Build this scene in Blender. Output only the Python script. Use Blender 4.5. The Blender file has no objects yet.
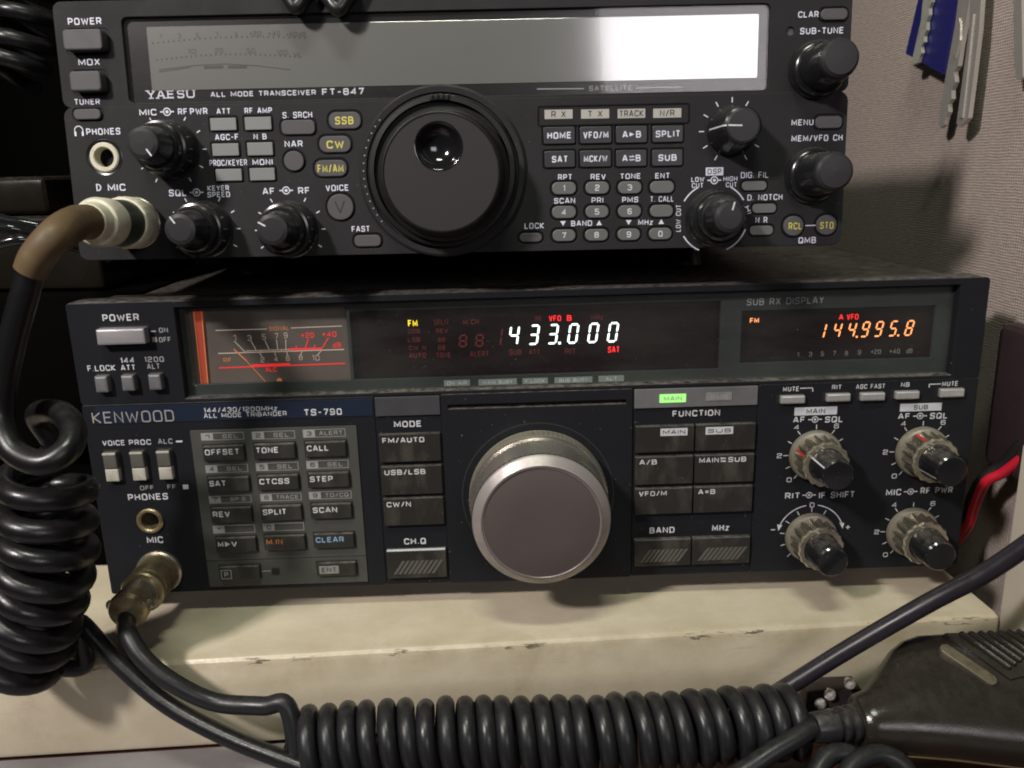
import bpy, bmesh, math, random
from mathutils import Vector, Matrix, Euler
random.seed(7)
S = 0.001                      # everything below is written in millimetres
PI = math.pi
scene = bpy.context.scene
COL = scene.collection

# ------------------------------------------------------------------ camera, world, lamps, exposure
cam_data = bpy.data.cameras.new('camera')
cam = bpy.data.objects.new('camera', cam_data); COL.objects.link(cam)
cam_data.sensor_width = 36.0; cam_data.lens = 29.355
cam_data.clip_start = 0.005; cam_data.clip_end = 20
cam_data.dof.use_dof = True; cam_data.dof.focus_distance = 0.285; cam_data.dof.aperture_fstop = 22
cam.matrix_world = Matrix.Translation(Vector((-13.01, -296.30, 166.23)) * S) @ (
    Matrix.Rotation(-0.01689, 4, 'Z') @ Matrix.Rotation(1.31586, 4, 'X') @ Matrix.Rotation(-0.02643, 4, 'Z'))
scene.camera = cam

world = bpy.data.worlds.new('World'); scene.world = world; world.use_nodes = True
bg = world.node_tree.nodes['Background']
bg.inputs['Color'].default_value = (0.86, 0.9, 1.0, 1); bg.inputs['Strength'].default_value = 0.007

def area(name, loc, target, sx, sy, power, color):
    l = bpy.data.lights.new(name, 'AREA'); l.shape = 'RECTANGLE'
    l.size = sx * S; l.size_y = sy * S; l.energy = power; l.color = color
    o = bpy.data.objects.new(name, l); COL.objects.link(o)
    o.location = Vector(loc) * S
    o.rotation_euler = (Vector(target) - Vector(loc)).to_track_quat('-Z', 'Y').to_euler()
    return o
# strip light above and a little left, bright window behind the photographer to the right, small lamp on the left
area('ceiling_strip_lamp', (-80, -480, 1150), (0, 0, 40), 320, 90, 6.2, (0.94, 1.0, 0.84))
area('window_lamp', (515, -1650, 640), (0, 0, 120), 700, 420, 5.2, (1.0, 0.94, 0.98))
area('side_lamp', (-450, -520, 590), (60, 30, 120), 70, 70, 6.6, (1.0, 0.92, 0.9))

scene.view_settings.view_transform = 'Standard'; scene.view_settings.look = 'None'
scene.view_settings.exposure = 0.0; scene.view_settings.gamma = 1.0
scene.render.engine = 'CYCLES'
scene.cycles.filter_width = 1.9
scene.cycles.max_bounces = 8; scene.cycles.transparent_max_bounces = 12
scene.cycles.caustics_reflective = False; scene.cycles.caustics_refractive = False

# ------------------------------------------------------------------ materials
MATS = {}
def M(name, col, rough=0.5, metal=0.0, spec=0.5, bump=0.0, bscale=2500, var=0.0, vscale=80, dust=0.0,
      emit=None, estr=0.0, coat=0.0, wear=0.0, scuff=0.0):
    m = bpy.data.materials.new(name); m.use_nodes = True; MATS[name] = m
    nt = m.node_tree; N = nt.nodes; L = nt.links
    b = N['Principled BSDF']
    b.inputs['Base Color'].default_value = (*col, 1); b.inputs['Roughness'].default_value = rough
    b.inputs['Metallic'].default_value = metal; b.inputs['Specular IOR Level'].default_value = spec
    b.inputs['Coat Weight'].default_value = coat; b.inputs['Coat Roughness'].default_value = 0.08
    if emit:
        b.inputs['Emission Color'].default_value = (*emit, 1); b.inputs['Emission Strength'].default_value = estr
    tc = N.new('ShaderNodeTexCoord')
    cur = None
    def noise(scale, detail=4, rgh=0.6, vec=None):
        n = N.new('ShaderNodeTexNoise'); n.inputs['Scale'].default_value = scale
        n.inputs['Detail'].default_value = detail; n.inputs['Roughness'].default_value = rgh
        L.new(vec or tc.outputs['Object'], n.inputs['Vector']); return n
    def ramp(src, p0, p1, v0=0.0, v1=1.0):
        r = N.new('ShaderNodeMapRange'); r.inputs['From Min'].default_value = p0; r.inputs['From Max'].default_value = p1
        r.inputs['To Min'].default_value = v0; r.inputs['To Max'].default_value = v1; L.new(src, r.inputs['Value']); return r.outputs['Result']
    def mix(fac, a, bcol):
        x = N.new('ShaderNodeMix'); x.data_type = 'RGBA'
        if isinstance(fac, float): x.inputs['Factor'].default_value = fac
        else: L.new(fac, x.inputs['Factor'])
        if isinstance(a, tuple): x.inputs['A'].default_value = (*a, 1)
        else: L.new(a, x.inputs['A'])
        x.inputs['B'].default_value = (*bcol, 1)
        return x.outputs['Result']
    color = tuple(col)
    if var:
        n = noise(vscale, 5)
        color = mix(ramp(n.outputs['Fac'], 0.3, 0.72), tuple(c * (1 + var) for c in col), tuple(c * (1 - var) for c in col))
        rr = ramp(n.outputs['Fac'], 0.3, 0.7, max(0.04, rough - 0.09), min(1, rough + 0.12)); L.new(rr, b.inputs['Roughness'])
    if scuff:                                    # finger-worn, vertical smears
        mp = N.new('ShaderNodeMapping'); mp.inputs['Scale'].default_value = (1.0, 1.0, 0.4); L.new(tc.outputs['Object'], mp.inputs['Vector'])
        n = noise(160, 4, 0.55, mp.outputs['Vector'])
        color = mix(ramp(n.outputs['Fac'], 0.48, 0.78, 0.0, scuff), color, (0.14, 0.125, 0.1))
    if wear:                                     # dirt in blotches
        n = noise(260, 6, 0.7)
        color = mix(ramp(n.outputs['Fac'], 0.5, 0.66, 0.0, wear), color, (0.035, 0.03, 0.02))
    if dust:                                     # dust lying on faces that look up, and sparse specks
        g = N.new('ShaderNodeNewGeometry'); sx = N.new('ShaderNodeSeparateXYZ'); L.new(g.outputs['Normal'], sx.inputs['Vector'])
        up = ramp(sx.outputs['Z'], 0.35, 0.95, 0.0, 1.0)
        n = noise(300, 6, 0.75)
        mu = N.new('ShaderNodeMath'); mu.operation = 'MULTIPLY'; L.new(up, mu.inputs[0]); L.new(ramp(n.outputs['Fac'], 0.36, 0.7, 0.0, dust), mu.inputs[1])
        color = mix(mu.outputs['Value'], color, (0.27, 0.24, 0.2))
        n2 = noise(900, 2, 0.5)
        color = mix(ramp(n2.outputs['Fac'], 0.735, 0.765, 0.0, min(1, dust * 0.6)), color, (0.3, 0.28, 0.25))
    if not isinstance(color, tuple): L.new(color, b.inputs['Base Color'])
    if bump:
        n = noise(bscale, 3, 0.6)
        bp = N.new('ShaderNodeBump'); bp.inputs['Strength'].default_value = bump; bp.inputs['Distance'].default_value = 0.0002
        L.new(n.outputs['Fac'], bp.inputs['Height']); L.new(bp.outputs['Normal'], b.inputs['Normal'])
    return m

def glass_mat(name, tint, rough, ior=1.5, smear=0.0, film=0.03):
    """thin pane: Fresnel mirror on the outer face, clear otherwise, with dust specks and an uneven film that paints in reflected haze"""
    m = bpy.data.materials.new(name); m.use_nodes = True; MATS[name] = m
    nt = m.node_tree; N = nt.nodes; L = nt.links; N.clear()
    out = N.new('ShaderNodeOutputMaterial'); mx = N.new('ShaderNodeMixShader'); fr = N.new('ShaderNodeFresnel')
    fr.inputs['IOR'].default_value = ior
    geo = N.new('ShaderNodeNewGeometry'); inv = N.new('ShaderNodeMath'); inv.operation = 'SUBTRACT'; inv.inputs[0].default_value = 1.0
    L.new(geo.outputs['Backfacing'], inv.inputs[1])
    mul = N.new('ShaderNodeMath'); mul.operation = 'MULTIPLY'; L.new(fr.outputs['Fac'], mul.inputs[0]); L.new(inv.outputs[0], mul.inputs[1])
    t = N.new('ShaderNodeBsdfTransparent'); t.inputs['Color'].default_value = (*tint, 1)
    g = N.new('ShaderNodeBsdfGlossy'); df = N.new('ShaderNodeBsdfDiffuse'); df.inputs['Color'].default_value = (0.62, 0.6, 0.56, 1)
    tc = N.new('ShaderNodeTexCoord')
    def noise(sc, det, mapping=None):
        n = N.new('ShaderNodeTexNoise'); n.inputs['Scale'].default_value = sc; n.inputs['Detail'].default_value = det; n.inputs['Roughness'].default_value = .6
        L.new(mapping or tc.outputs['Object'], n.inputs['Vector']); return n.outputs['Fac']
    def mr(src, a, b, lo, hi):
        r = N.new('ShaderNodeMapRange'); r.inputs['From Min'].default_value = a; r.inputs['From Max'].default_value = b
        r.inputs['To Min'].default_value = lo; r.inputs['To Max'].default_value = hi; L.new(src, r.inputs['Value']); return r.outputs['Result']
    L.new(mr(noise(55, 5), .35, .75, rough, rough + smear), g.inputs['Roughness'])
    L.new(mul.outputs[0], mx.inputs['Fac']); L.new(t.outputs['BSDF'], mx.inputs[1]); L.new(g.outputs['BSDF'], mx.inputs[2])
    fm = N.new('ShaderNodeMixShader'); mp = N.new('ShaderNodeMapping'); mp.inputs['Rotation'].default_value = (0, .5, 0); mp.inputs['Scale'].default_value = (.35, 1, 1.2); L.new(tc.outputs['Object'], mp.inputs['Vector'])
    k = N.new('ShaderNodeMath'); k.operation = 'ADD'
    L.new(mr(noise(34, 5, mp.outputs['Vector']), .38, .72, film * .25, film), k.inputs[0]); L.new(mr(noise(1500, 2), .72, .77, 0.0, film * 4), k.inputs[1])  # broad diffuse film paints in the haze of reflections; fine specks are dust
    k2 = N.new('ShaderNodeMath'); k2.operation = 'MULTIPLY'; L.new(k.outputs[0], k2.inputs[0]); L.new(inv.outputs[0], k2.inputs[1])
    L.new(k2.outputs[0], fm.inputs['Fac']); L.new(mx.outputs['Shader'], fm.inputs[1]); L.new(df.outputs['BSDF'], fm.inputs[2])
    L.new(fm.outputs['Shader'], out.inputs['Surface'])
    return m

def fabric_mat(name):
    m = M(name, (0.30, 0.265, 0.235), rough=0.95, spec=0.15)
    nt = m.node_tree; N = nt.nodes; L = nt.links; b = N['Principled BSDF']; tc = N.new('ShaderNodeTexCoord')
    sp = N.new('ShaderNodeSeparateXYZ')
    wob = N.new('ShaderNodeTexNoise'); wob.inputs['Scale'].default_value = 160; wob.inputs['Detail'].default_value = 3
    L.new(tc.outputs['Object'], wob.inputs['Vector'])
    add = N.new('ShaderNodeVectorMath'); add.operation = 'MULTIPLY_ADD'; L.new(wob.outputs['Color'], add.inputs[0])
    add.inputs[1].default_value = (0.0011, 0.0011, 0.0011); L.new(tc.outputs['Object'], add.inputs[2])
    L.new(add.outputs['Vector'], sp.inputs['Vector'])
    def band(sock, wl):
        a = N.new('ShaderNodeMath'); a.operation = 'MULTIPLY'; a.inputs[1].default_value = 2 * PI / (wl * S); L.new(sock, a.inputs[0])
        s = N.new('ShaderNodeMath'); s.operation = 'SINE'; L.new(a.outputs[0], s.inputs[0]); return s.outputs[0]
    h1 = band(sp.outputs['Y'], 1.5); h2 = band(sp.outputs['Z'], 1.15)
    mx = N.new('ShaderNodeMath'); mx.operation = 'MAXIMUM'; L.new(h1, mx.inputs[0]); L.new(h2, mx.inputs[1])
    n = N.new('ShaderNodeTexNoise'); n.inputs['Scale'].default_value = 900; n.inputs['Detail'].default_value = 3
    mp = N.new('ShaderNodeMapping'); mp.inputs['Scale'].default_value = (1, 0.25, 1); L.new(tc.outputs['Object'], mp.inputs['Vector']); L.new(mp.outputs['Vector'], n.inputs['Vector'])
    sm = N.new('ShaderNodeMath'); sm.operation = 'MULTIPLY_ADD'; L.new(n.outputs['Fac'], sm.inputs[0]); sm.inputs[1].default_value = 2.2; L.new(mx.outputs[0], sm.inputs[2])
    r = N.new('ShaderNodeMapRange'); r.inputs['From Min'].default_value = 0.1; r.inputs['From Max'].default_value = 2.4; L.new(sm.outputs[0], r.inputs['Value'])
    c = N.new('ShaderNodeMix'); c.data_type = 'RGBA'; c.inputs['A'].default_value = (0.25, 0.205, 0.175, 1); c.inputs['B'].default_value = (0.46, 0.388, 0.345, 1)
    L.new(r.outputs['Result'], c.inputs['Factor']); L.new(c.outputs['Result'], b.inputs['Base Color'])
    bp = N.new('ShaderNodeBump'); bp.inputs['Strength'].default_value = 0.5; bp.inputs['Distance'].default_value = 0.0003
    L.new(sm.outputs[0], bp.inputs['Height']); L.new(bp.outputs['Normal'], b.inputs['Normal'])
    return m

def shelf_mat(name):
    # old cream enamel: grime mottling, dark chips along the front edge (local y = 0, z = 0), scattered nicks
    m = M(name, (0.56, 0.5, 0.37), rough=0.32, spec=0.5)
    nt = m.node_tree; N = nt.nodes; L = nt.links; b = N['Principled BSDF']; tc = N.new('ShaderNodeTexCoord')
    def noise(scale, detail, vec=None):
        n = N.new('ShaderNodeTexNoise'); n.inputs['Scale'].default_value = scale; n.inputs['Detail'].default_value = detail
        n.inputs['Roughness'].default_value = 0.65; L.new(vec or tc.outputs['Object'], n.inputs['Vector']); return n.outputs['Fac']
    def mr(src, a, c, lo=0.0, hi=1.0):
        r = N.new('ShaderNodeMapRange'); r.inputs['From Min'].default_value = a; r.inputs['From Max'].default_value = c
        r.inputs['To Min'].default_value = lo; r.inputs['To Max'].default_value = hi; L.new(src, r.inputs['Value']); return r.outputs['Result']
    def math2(op, a, c):
        x = N.new('ShaderNodeMath'); x.operation = op
        for i, q in enumerate((a, c)):
            if isinstance(q, (int, float)): x.inputs[i].default_value = q
            else: L.new(q, x.inputs[i])
        return x.outputs[0]
    def mix(f, a, c):
        x = N.new('ShaderNodeMix'); x.data_type = 'RGBA'; L.new(f, x.inputs['Factor'])
        for k, q in (('A', a), ('B', c)):
            if isinstance(q, tuple): x.inputs[k].default_value = (*q, 1)
            else: L.new(q, x.inputs[k])
        return x.outputs['Result']
    col = mix(mr(noise(28, 6), 0.35, 0.7), (0.585, 0.52, 0.39), (0.47, 0.405, 0.285))
    col = mix(mr(noise(700, 3), 0.7, 0.76, 0, 0.55), col, (0.16, 0.12, 0.07))
    sp = N.new('ShaderNodeSeparateXYZ'); L.new(tc.outputs['Object'], sp.inputs['Vector'])
    dz = math2('ABSOLUTE', math2('ADD', sp.outputs['Z'], 0.0015), 0.0)
    near = mr(math2('ADD', dz, math2('ABSOLUTE', sp.outputs['Y'], 0.0)), 0.0008, 0.0026, 1.0, 0.0)
    mp = N.new('ShaderNodeMapping'); mp.inputs['Scale'].default_value = (0.22, 1, 1); L.new(tc.outputs['Object'], mp.inputs['Vector'])
    grime = mr(math2('ADD', dz, math2('ABSOLUTE', sp.outputs['Y'], 0.0)), 0.0, 0.012, 0.5, 0.0)
    col = mix(math2('MULTIPLY', grime, mr(noise(60, 5), 0.35, 0.65)), col, (0.3, 0.235, 0.13))
    mp2 = N.new('ShaderNodeMapping'); mp2.inputs['Scale'].default_value = (0.05, 1, 1); mp2.inputs['Rotation'].default_value = (0, 0.1, 0.15); L.new(tc.outputs['Object'], mp2.inputs['Vector'])
    col = mix(mr(noise(900, 2, mp2.outputs['Vector']), 0.68, 0.75, 0, 0.4), col, (0.34, 0.27, 0.17))
    col = mix(mr(noise(42, 7), 0.6, 0.74, 0, 0.45), col, (0.33, 0.26, 0.15))
    chip = math2('MULTIPLY', mr(noise(700, 5, mp.outputs['Vector']), 0.52, 0.6), math2('MULTIPLY', near, mr(noise(23, 3), 0.46, 0.6)))
    col = mix(mr(chip, 0.2, 0.6, 0.0, 0.85), col, (0.09, 0.07, 0.045))
    L.new(col, b.inputs['Base Color'])
    bp = N.new('ShaderNodeBump'); bp.inputs['Strength'].default_value = 0.25; bp.inputs['Distance'].default_value = 0.0003
    L.new(math2('SUBTRACT', noise(500, 3), math2('MULTIPLY', chip, 1.5)), bp.inputs['Height']); L.new(bp.outputs['Normal'], b.inputs['Normal'])
    return m

def wood_mat(name):
    m = M(name, (0.05, 0.018, 0.012), rough=0.4)
    nt = m.node_tree; N = nt.nodes; L = nt.links; b = N['Principled BSDF']; tc = N.new('ShaderNodeTexCoord')
    mp = N.new('ShaderNodeMapping'); mp.inputs['Scale'].default_value = (0.08, 1, 1); L.new(tc.outputs['Object'], mp.inputs['Vector'])
    n = N.new('ShaderNodeTexNoise'); n.inputs['Scale'].default_value = 350; n.inputs['Detail'].default_value = 5; L.new(mp.outputs['Vector'], n.inputs['Vector'])
    r = N.new('ShaderNodeMapRange'); r.inputs['From Min'].default_value = 0.3; r.inputs['From Max'].default_value = 0.7; L.new(n.outputs['Fac'], r.inputs['Value'])
    x = N.new('ShaderNodeMix'); x.data_type = 'RGBA'; x.inputs['A'].default_value = (0.075, 0.024, 0.016, 1); x.inputs['B'].default_value = (0.022, 0.009, 0.007, 1)
    L.new(r.outputs['Result'], x.inputs['Factor']); L.new(x.outputs['Result'], b.inputs['Base Color'])
    return m

# ------------------------------------------------------------------ mesh helpers: local axes are u (right), v (up), d (towards the viewer, -Y)
def catmull(P, n=8):
    P = [Vector(p) for p in P]; out = []
    for i in range(len(P) - 1):
        a = P[i - 1] if i else P[0] * 2 - P[1]; b, c = P[i], P[i + 1]; e = P[i + 2] if i + 2 < len(P) else P[-1] * 2 - P[-2]
        for k in range(n):
            t = k / n
            out.append(0.5 * ((2 * b) + (c - a) * t + (2 * a - 5 * b + 4 * c - e) * t * t + (3 * b - a - 3 * c + e) * t ** 3))
    out.append(P[-1]); return out

# squarish stroke lettering, drawn from scratch: (x, y) or (x, y, 1) for a rounded corner; width relative to height
GL = {
 'A': (.92, [[(0, 0), (.43, 1), (.57, 1), (1, 0)], [(.18, .3), (.82, .3)]]),
 'B': (.85, [[(0, .52), (0, 1), (.93, 1, 1), (.93, .52, 1), (0, .52)], [(.6, .52), (1, .52, 1), (1, 0, 1), (0, 0), (0, .52)]]),
 'C': (.85, [[(1, .74), (1, 1, 1), (0, 1, 1), (0, 0, 1), (1, 0, 1), (1, .26)]]), 'D': (.88, [[(.4, 0), (0, 0), (0, 1), (1, 1, 1), (1, 0, 1), (.4, 0)]]),
 'E': (.78, [[(1, 1), (0, 1), (0, 0), (1, 0)], [(0, .52), (.88, .52)]]), 'F': (.74, [[(1, 1), (0, 1), (0, 0)], [(0, .5), (.88, .5)]]),
 'G': (.88, [[(1, .76), (1, 1, 1), (0, 1, 1), (0, 0, 1), (1, 0, 1), (1, .48), (.55, .48)]]), 'H': (.86, [[(0, 0), (0, 1)], [(1, 0), (1, 1)], [(0, .52), (1, .52)]]),
 'I': (.0, [[(.5, 0), (.5, 1)]]), 'J': (.7, [[(1, 1), (1, 0, 1), (0, 0, 1), (0, .3)]]), 'K': (.86, [[(0, 0), (0, 1)], [(1, 1), (.12, .5), (1, 0)]]), 'L': (.72, [[(0, 1), (0, 0), (1, 0)]]),
 'M': (1.15, [[(0, 0), (0, 1), (.5, .2), (1, 1), (1, 0)]]), 'N': (.88, [[(0, 0), (0, 1), (1, 0), (1, 1)]]), 'O': (.9, [[(.5, 0), (0, 0, 1), (0, 1, 1), (1, 1, 1), (1, 0, 1), (.5, 0)]]),
 'P': (.8, [[(0, 0), (0, 1), (1, 1, 1), (1, .42, 1), (0, .42)]]), 'Q': (.9, [[(.5, 0), (0, 0, 1), (0, 1, 1), (1, 1, 1), (1, 0, 1), (.5, 0)], [(.6, .3), (1.05, -.08)]]),
 'R': (.84, [[(0, 0), (0, 1), (1, 1, 1), (1, .45, 1), (0, .45)], [(.62, .45), (1, 0)]]), 'S': (.82, [[(1, .76), (1, 1, 1), (0, 1, 1), (0, .52, 1), (1, .52, 1), (1, 0, 1), (0, 0, 1), (0, .24)]]),
 'T': (.8, [[(0, 1), (1, 1)], [(.5, 1), (.5, 0)]]), 'U': (.86, [[(0, 1), (0, 0, 1), (1, 0, 1), (1, 1)]]), 'V': (.88, [[(0, 1), (.46, 0), (.54, 0), (1, 1)]]),
 'W': (1.35, [[(0, 1), (.25, 0), (.5, .8), (.75, 0), (1, 1)]]), 'X': (.86, [[(0, 0), (1, 1)], [(0, 1), (1, 0)]]), 'Y': (.86, [[(0, 1), (.5, .45), (1, 1)], [(.5, .45), (.5, 0)]]),
 'Z': (.8, [[(0, 1), (1, 1), (0, 0), (1, 0)]]), 'z': (.6, [[(0, .68), (1, .68), (0, 0), (1, 0)]]), 'd': (.66, [[(1, 1), (1, 0), (0, 0, 1), (0, .66, 1), (1, .66)]]),
 '0': (.76, [[(.5, 0), (0, 0, 1), (0, 1, 1), (1, 1, 1), (1, 0, 1), (.5, 0)]]), '1': (.22, [[(0, .8), (1, 1), (1, 0)]]), '2': (.76, [[(0, .74), (0, 1, 1), (1, 1, 1), (1, .52, 1), (0, .46, 1), (0, 0), (1, 0)]]),
 '3': (.76, [[(0, .78), (0, 1, 1), (1, 1, 1), (1, 0, 1), (0, 0, 1), (0, .22)], [(.35, .52), (1, .52)]]), '4': (.8, [[(.76, 0), (.76, 1), (0, .28), (1, .28)]]),
 '5': (.76, [[(1, 1), (0, 1), (0, .57), (1, .57, 1), (1, 0, 1), (0, 0, 1), (0, .2)]]), '6': (.76, [[(.95, .8), (.95, 1, 1), (0, 1, 1), (0, 0, 1), (1, 0, 1), (1, .56, 1), (0, .56)]]),
 '7': (.74, [[(0, 1), (1, 1), (.38, 0)]]), '8': (.76, [[(.5, .53), (.04, .53, 1), (.04, 1, 1), (.96, 1, 1), (.96, .53, 1), (.5, .53)], [(.5, .53), (0, .53, 1), (0, 0, 1), (1, 0, 1), (1, .53, 1), (.5, .53)]]),
 '9': (.76, [[(.05, .2), (.05, 0, 1), (1, 0, 1), (1, 1, 1), (0, 1, 1), (0, .44, 1), (1, .44)]]), '.': (.05, [[(0, 0), (0, .08)]]), '/': (.55, [[(0, -.05), (1, 1.05)]]), '-': (.5, [[(0, .46), (1, .46)]]),
 '+': (.7, [[(0, .5), (1, .5)], [(.5, .15), (.5, .85)]]), '=': (.7, [[(0, .66), (1, .66)], [(0, .32), (1, .32)]]), '*': (.6, [[(.1, .2), (.9, .8)], [(.1, .8), (.9, .2)], [(.5, .05), (.5, .95)]]), ' ': (.42, [])}
def stroke_text(t, R, weight, slant):
    """list of flat polygons (with a depth step index) that spell t inside R"""
    u0, v0, u1, v1 = R; h = v1 - v0; gap = .3
    tot = sum(GL[c][0] for c in t); n = len(t)
    th = h * weight * min(1, max(.62, (u1 - u0) / n / h / .82))           # narrow setting, lighter pen
    free = (u1 - u0) - n * th                              # pen width belongs to every glyph
    k = free / (tot + gap * (n - 1)) if tot + gap * (n - 1) > 0 else 0
    x = u0; out = []; step = 0
    for c in t:
        w = GL[c][0] * k
        for pl in GL[c][1]:
            P = [Vector((x + th / 2 + p[0] * w, v0 + th / 2 + p[1] * (h - th))) for p in pl]; fl = [len(p) > 2 for p in pl]
            Q = []
            for i, p in enumerate(P):
                if fl[i] and 0 < i < len(P) - 1:
                    a, b = P[i - 1], P[i + 1]; r = min(.26 * h, (a - p).length * .49, (b - p).length * .49)
                    a = p + (a - p).normalized() * r; b = p + (b - p).normalized() * r
                    for q in (0, .33, .67, 1): Q.append(a * (1 - q) ** 2 + p * (2 * q * (1 - q)) + b * q * q)
                else: Q.append(p)
            Q = [q for i, q in enumerate(Q) if i == 0 or (q - Q[i - 1]).length > 1e-5]
            if len(Q) < 2: continue
            closed = (Q[0] - Q[-1]).length < 1e-5
            if closed: Q = Q[:-1]
            m = len(Q); Lp, Rp = [], []
            for i in range(m):
                d1 = (Q[i] - Q[i - 1]) if (i or closed) else (Q[1] - Q[0]); d2 = (Q[(i + 1) % m] - Q[i]) if (i < m - 1 or closed) else (Q[i] - Q[i - 1])
                d1 = d1.normalized(); d2 = d2.normalized(); n1 = Vector((-d1.y, d1.x)); n2 = Vector((-d2.y, d2.x)); nn = (n1 + n2) / max(.35, 1 + n1.dot(n2))
                Lp.append(Q[i] + nn * th / 2); Rp.append(Q[i] - nn * th / 2)
            for i in range(m if closed else m - 1):
                j = (i + 1) % m; out.append(([Rp[i], Rp[j], Lp[j], Lp[i]], step))
            step = 1 - step
        x += w + th + gap * k
    if slant: out = [([Vector((p.x + slant * (p.y - v0), p.y)) for p in q], s_) for q, s_ in out]
    return out
SEG = {'0': 'abcdef', '1': 'bc', '2': 'abged', '3': 'abgcd', '4': 'fgbc', '5': 'afgcd', '6': 'afgcde', '7': 'abc', '8': 'abcdefg', '9': 'abcdfg'}
class MB:
    def __init__(s): s.v = []; s.f = []
    def add(s, vs, fs):
        o = len(s.v); s.v += [tuple(v) for v in vs]; s.f += [tuple(i + o for i in f) for f in fs]; return s
    def flat(s, pts, d):                                     # a polygon on the panel
        return s.add([(u, -d, v) for u, v in pts], [tuple(range(len(pts)))])
    def loops(s, L, cap0=True, cap1=True):
        n = len(L[0]); fs = []
        for k in range(len(L) - 1):
            for i in range(n):
                j = (i + 1) % n; fs.append((k * n + i, k * n + j, (k + 1) * n + j, (k + 1) * n + i))
        if cap0: fs.append(tuple(reversed(range(n))))
        if cap1: fs.append(tuple(range((len(L) - 1) * n, len(L) * n)))
        return s.add([p for l in L for p in l], fs)
    def rr(s, R, r, d0, d1, bev=0.25, k=5):                  # rounded block standing on the panel
        u0, v0, u1, v1 = R; r = min(r, (u1 - u0) / 2 - 0.01, (v1 - v0) / 2 - 0.01)
        def ring(ins, d):
            q = max(r - ins, 0.02); pts = []
            for cx, cy, a0 in ((u1 - r, v1 - r, 0), (u0 + r, v1 - r, 90), (u0 + r, v0 + r, 180), (u1 - r, v0 + r, 270)):
                ex = r - ins - q                              # keeps the inset true when the radius runs out
                for i in range(k + 1):
                    a = math.radians(a0 + 90 * i / k)
                    pts.append((cx + math.cos(a) * q + (ex if math.cos(math.radians(a0 + 45)) > 0 else -ex),
                                -d, cy + math.sin(a) * q + (ex if math.sin(math.radians(a0 + 45)) > 0 else -ex)))
            return pts
        return s.loops([ring(0, d0), ring(0, d1 - bev), ring(bev * 0.3, d1 - bev * 0.3), ring(bev, d1)])
    def lathe(s, c, prof, n=48, flute=None, cap0=False, cap1=True):
        L = []
        for row in prof:
            r, d = row[0], row[1]; a = row[2] if len(row) > 2 else 0
            ring = []
            for i in range(n):
                t = 2 * PI * i / n; q = r * (1 - a * (0.5 + 0.5 * math.cos(flute * t))) if a else r
                ring.append((c[0] + q * math.cos(t), -d, c[1] + q * math.sin(t)))
            L.append(ring)
        return s.loops(L, cap0, cap1)
    def tube(s, P, r, n=14, cap=True):
        P = [Vector(p) for p in P]; L = []; up = None
        for i, p in enumerate(P):
            t = (P[min(i + 1, len(P) - 1)] - P[max(i - 1, 0)]).normalized()
            if up is None: up = t.orthogonal().normalized()
            up = (up - t * up.dot(t)).normalized(); w = t.cross(up)
            rr = r(i / (len(P) - 1)) if callable(r) else r
            L.append([p + (up * math.cos(a) + w * math.sin(a)) * rr for a in (2 * PI * k / n for k in range(n))])
        return s.loops(L, cap, cap)
    def strip(s, a, b, w, d):                                # a painted line from a to b
        a = Vector(a); b = Vector(b); t = (b - a).normalized(); n = Vector((-t.y, t.x)) * w / 2
        return s.flat([a + n, a - n, b - n, b + n], d)
    def arc(s, c, r, a0, a1, w, d, n=20):
        P = [(math.radians(a0 + (a1 - a0) * i / n)) for i in range(n + 1)]
        vs = []
        for a in P:
            for q in (r - w / 2, r + w / 2): vs.append((c[0] + q * math.cos(a), -d, c[1] + q * math.sin(a)))
        return s.add(vs, [(2 * i, 2 * i + 1, 2 * i + 3, 2 * i + 2) for i in range(n)])
    def frame(s, R, w, d):
        u0, v0, u1, v1 = R
        s.flat([(u0, v1 - w), (u1, v1 - w), (u1, v1), (u0, v1)], d); s.flat([(u0, v0), (u1, v0), (u1, v0 + w), (u0, v0 + w)], d)
        s.flat([(u0, v0 + w), (u0 + w, v0 + w), (u0 + w, v1 - w), (u0, v1 - w)], d); s.flat([(u1 - w, v0 + w), (u1, v0 + w), (u1, v1 - w), (u1 - w, v1 - w)], d)
        return s
    def rect(s, R, d):
        u0, v0, u1, v1 = R; return s.flat([(u0, v0), (u1, v0), (u1, v1), (u0, v1)], d)
    def text(s, t, R, d, bold=0.012, slant=0.0):
        for q, k in stroke_text(t, R, .135 + 2.0 * bold, slant): s.flat([(p.x, p.y) for p in q], d + .012 * k)
        return s
    def vtext(s, t, c, h, w, ang, d, bold=0.012):            # lettering turned by an angle
        ca, sa = math.cos(ang), math.sin(ang)
        for q, k in stroke_text(t, (-w / 2, -h / 2, w / 2, h / 2), .135 + 2.0 * bold, 0):
            s.flat([(c[0] + p.x * ca - p.y * sa, c[1] + p.x * sa + p.y * ca) for p in q], d + .012 * k)
        return s
    def seg(s, ch, c, w, h, d, t=0.55, slant=0.14, dot=False):
        g = 0.14; hw, hh = w / 2, h / 2
        P = {'a': ((-hw, hh), (hw, hh)), 'g': ((-hw, 0), (hw, 0)), 'd': ((-hw, -hh), (hw, -hh)), 'f': ((-hw, 0), (-hw, hh)),
             'e': ((-hw, -hh), (-hw, 0)), 'b': ((hw, 0), (hw, hh)), 'c': ((hw, -hh), (hw, 0))}
        for k in SEG.get(ch, ''):
            a, b = (Vector(q) for q in P[k]); e = (b - a).normalized(); nn = Vector((-e.y, e.x)) * t / 2
            a = a + e * (g); b = b - e * (g); q = e * t / 2
            pts = [a, a + q + nn, b - q + nn, b, b - q - nn, a + q - nn]
            s.flat([(c[0] + p.x + slant * p.y, c[1] + p.y) for p in pts], d)
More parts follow.
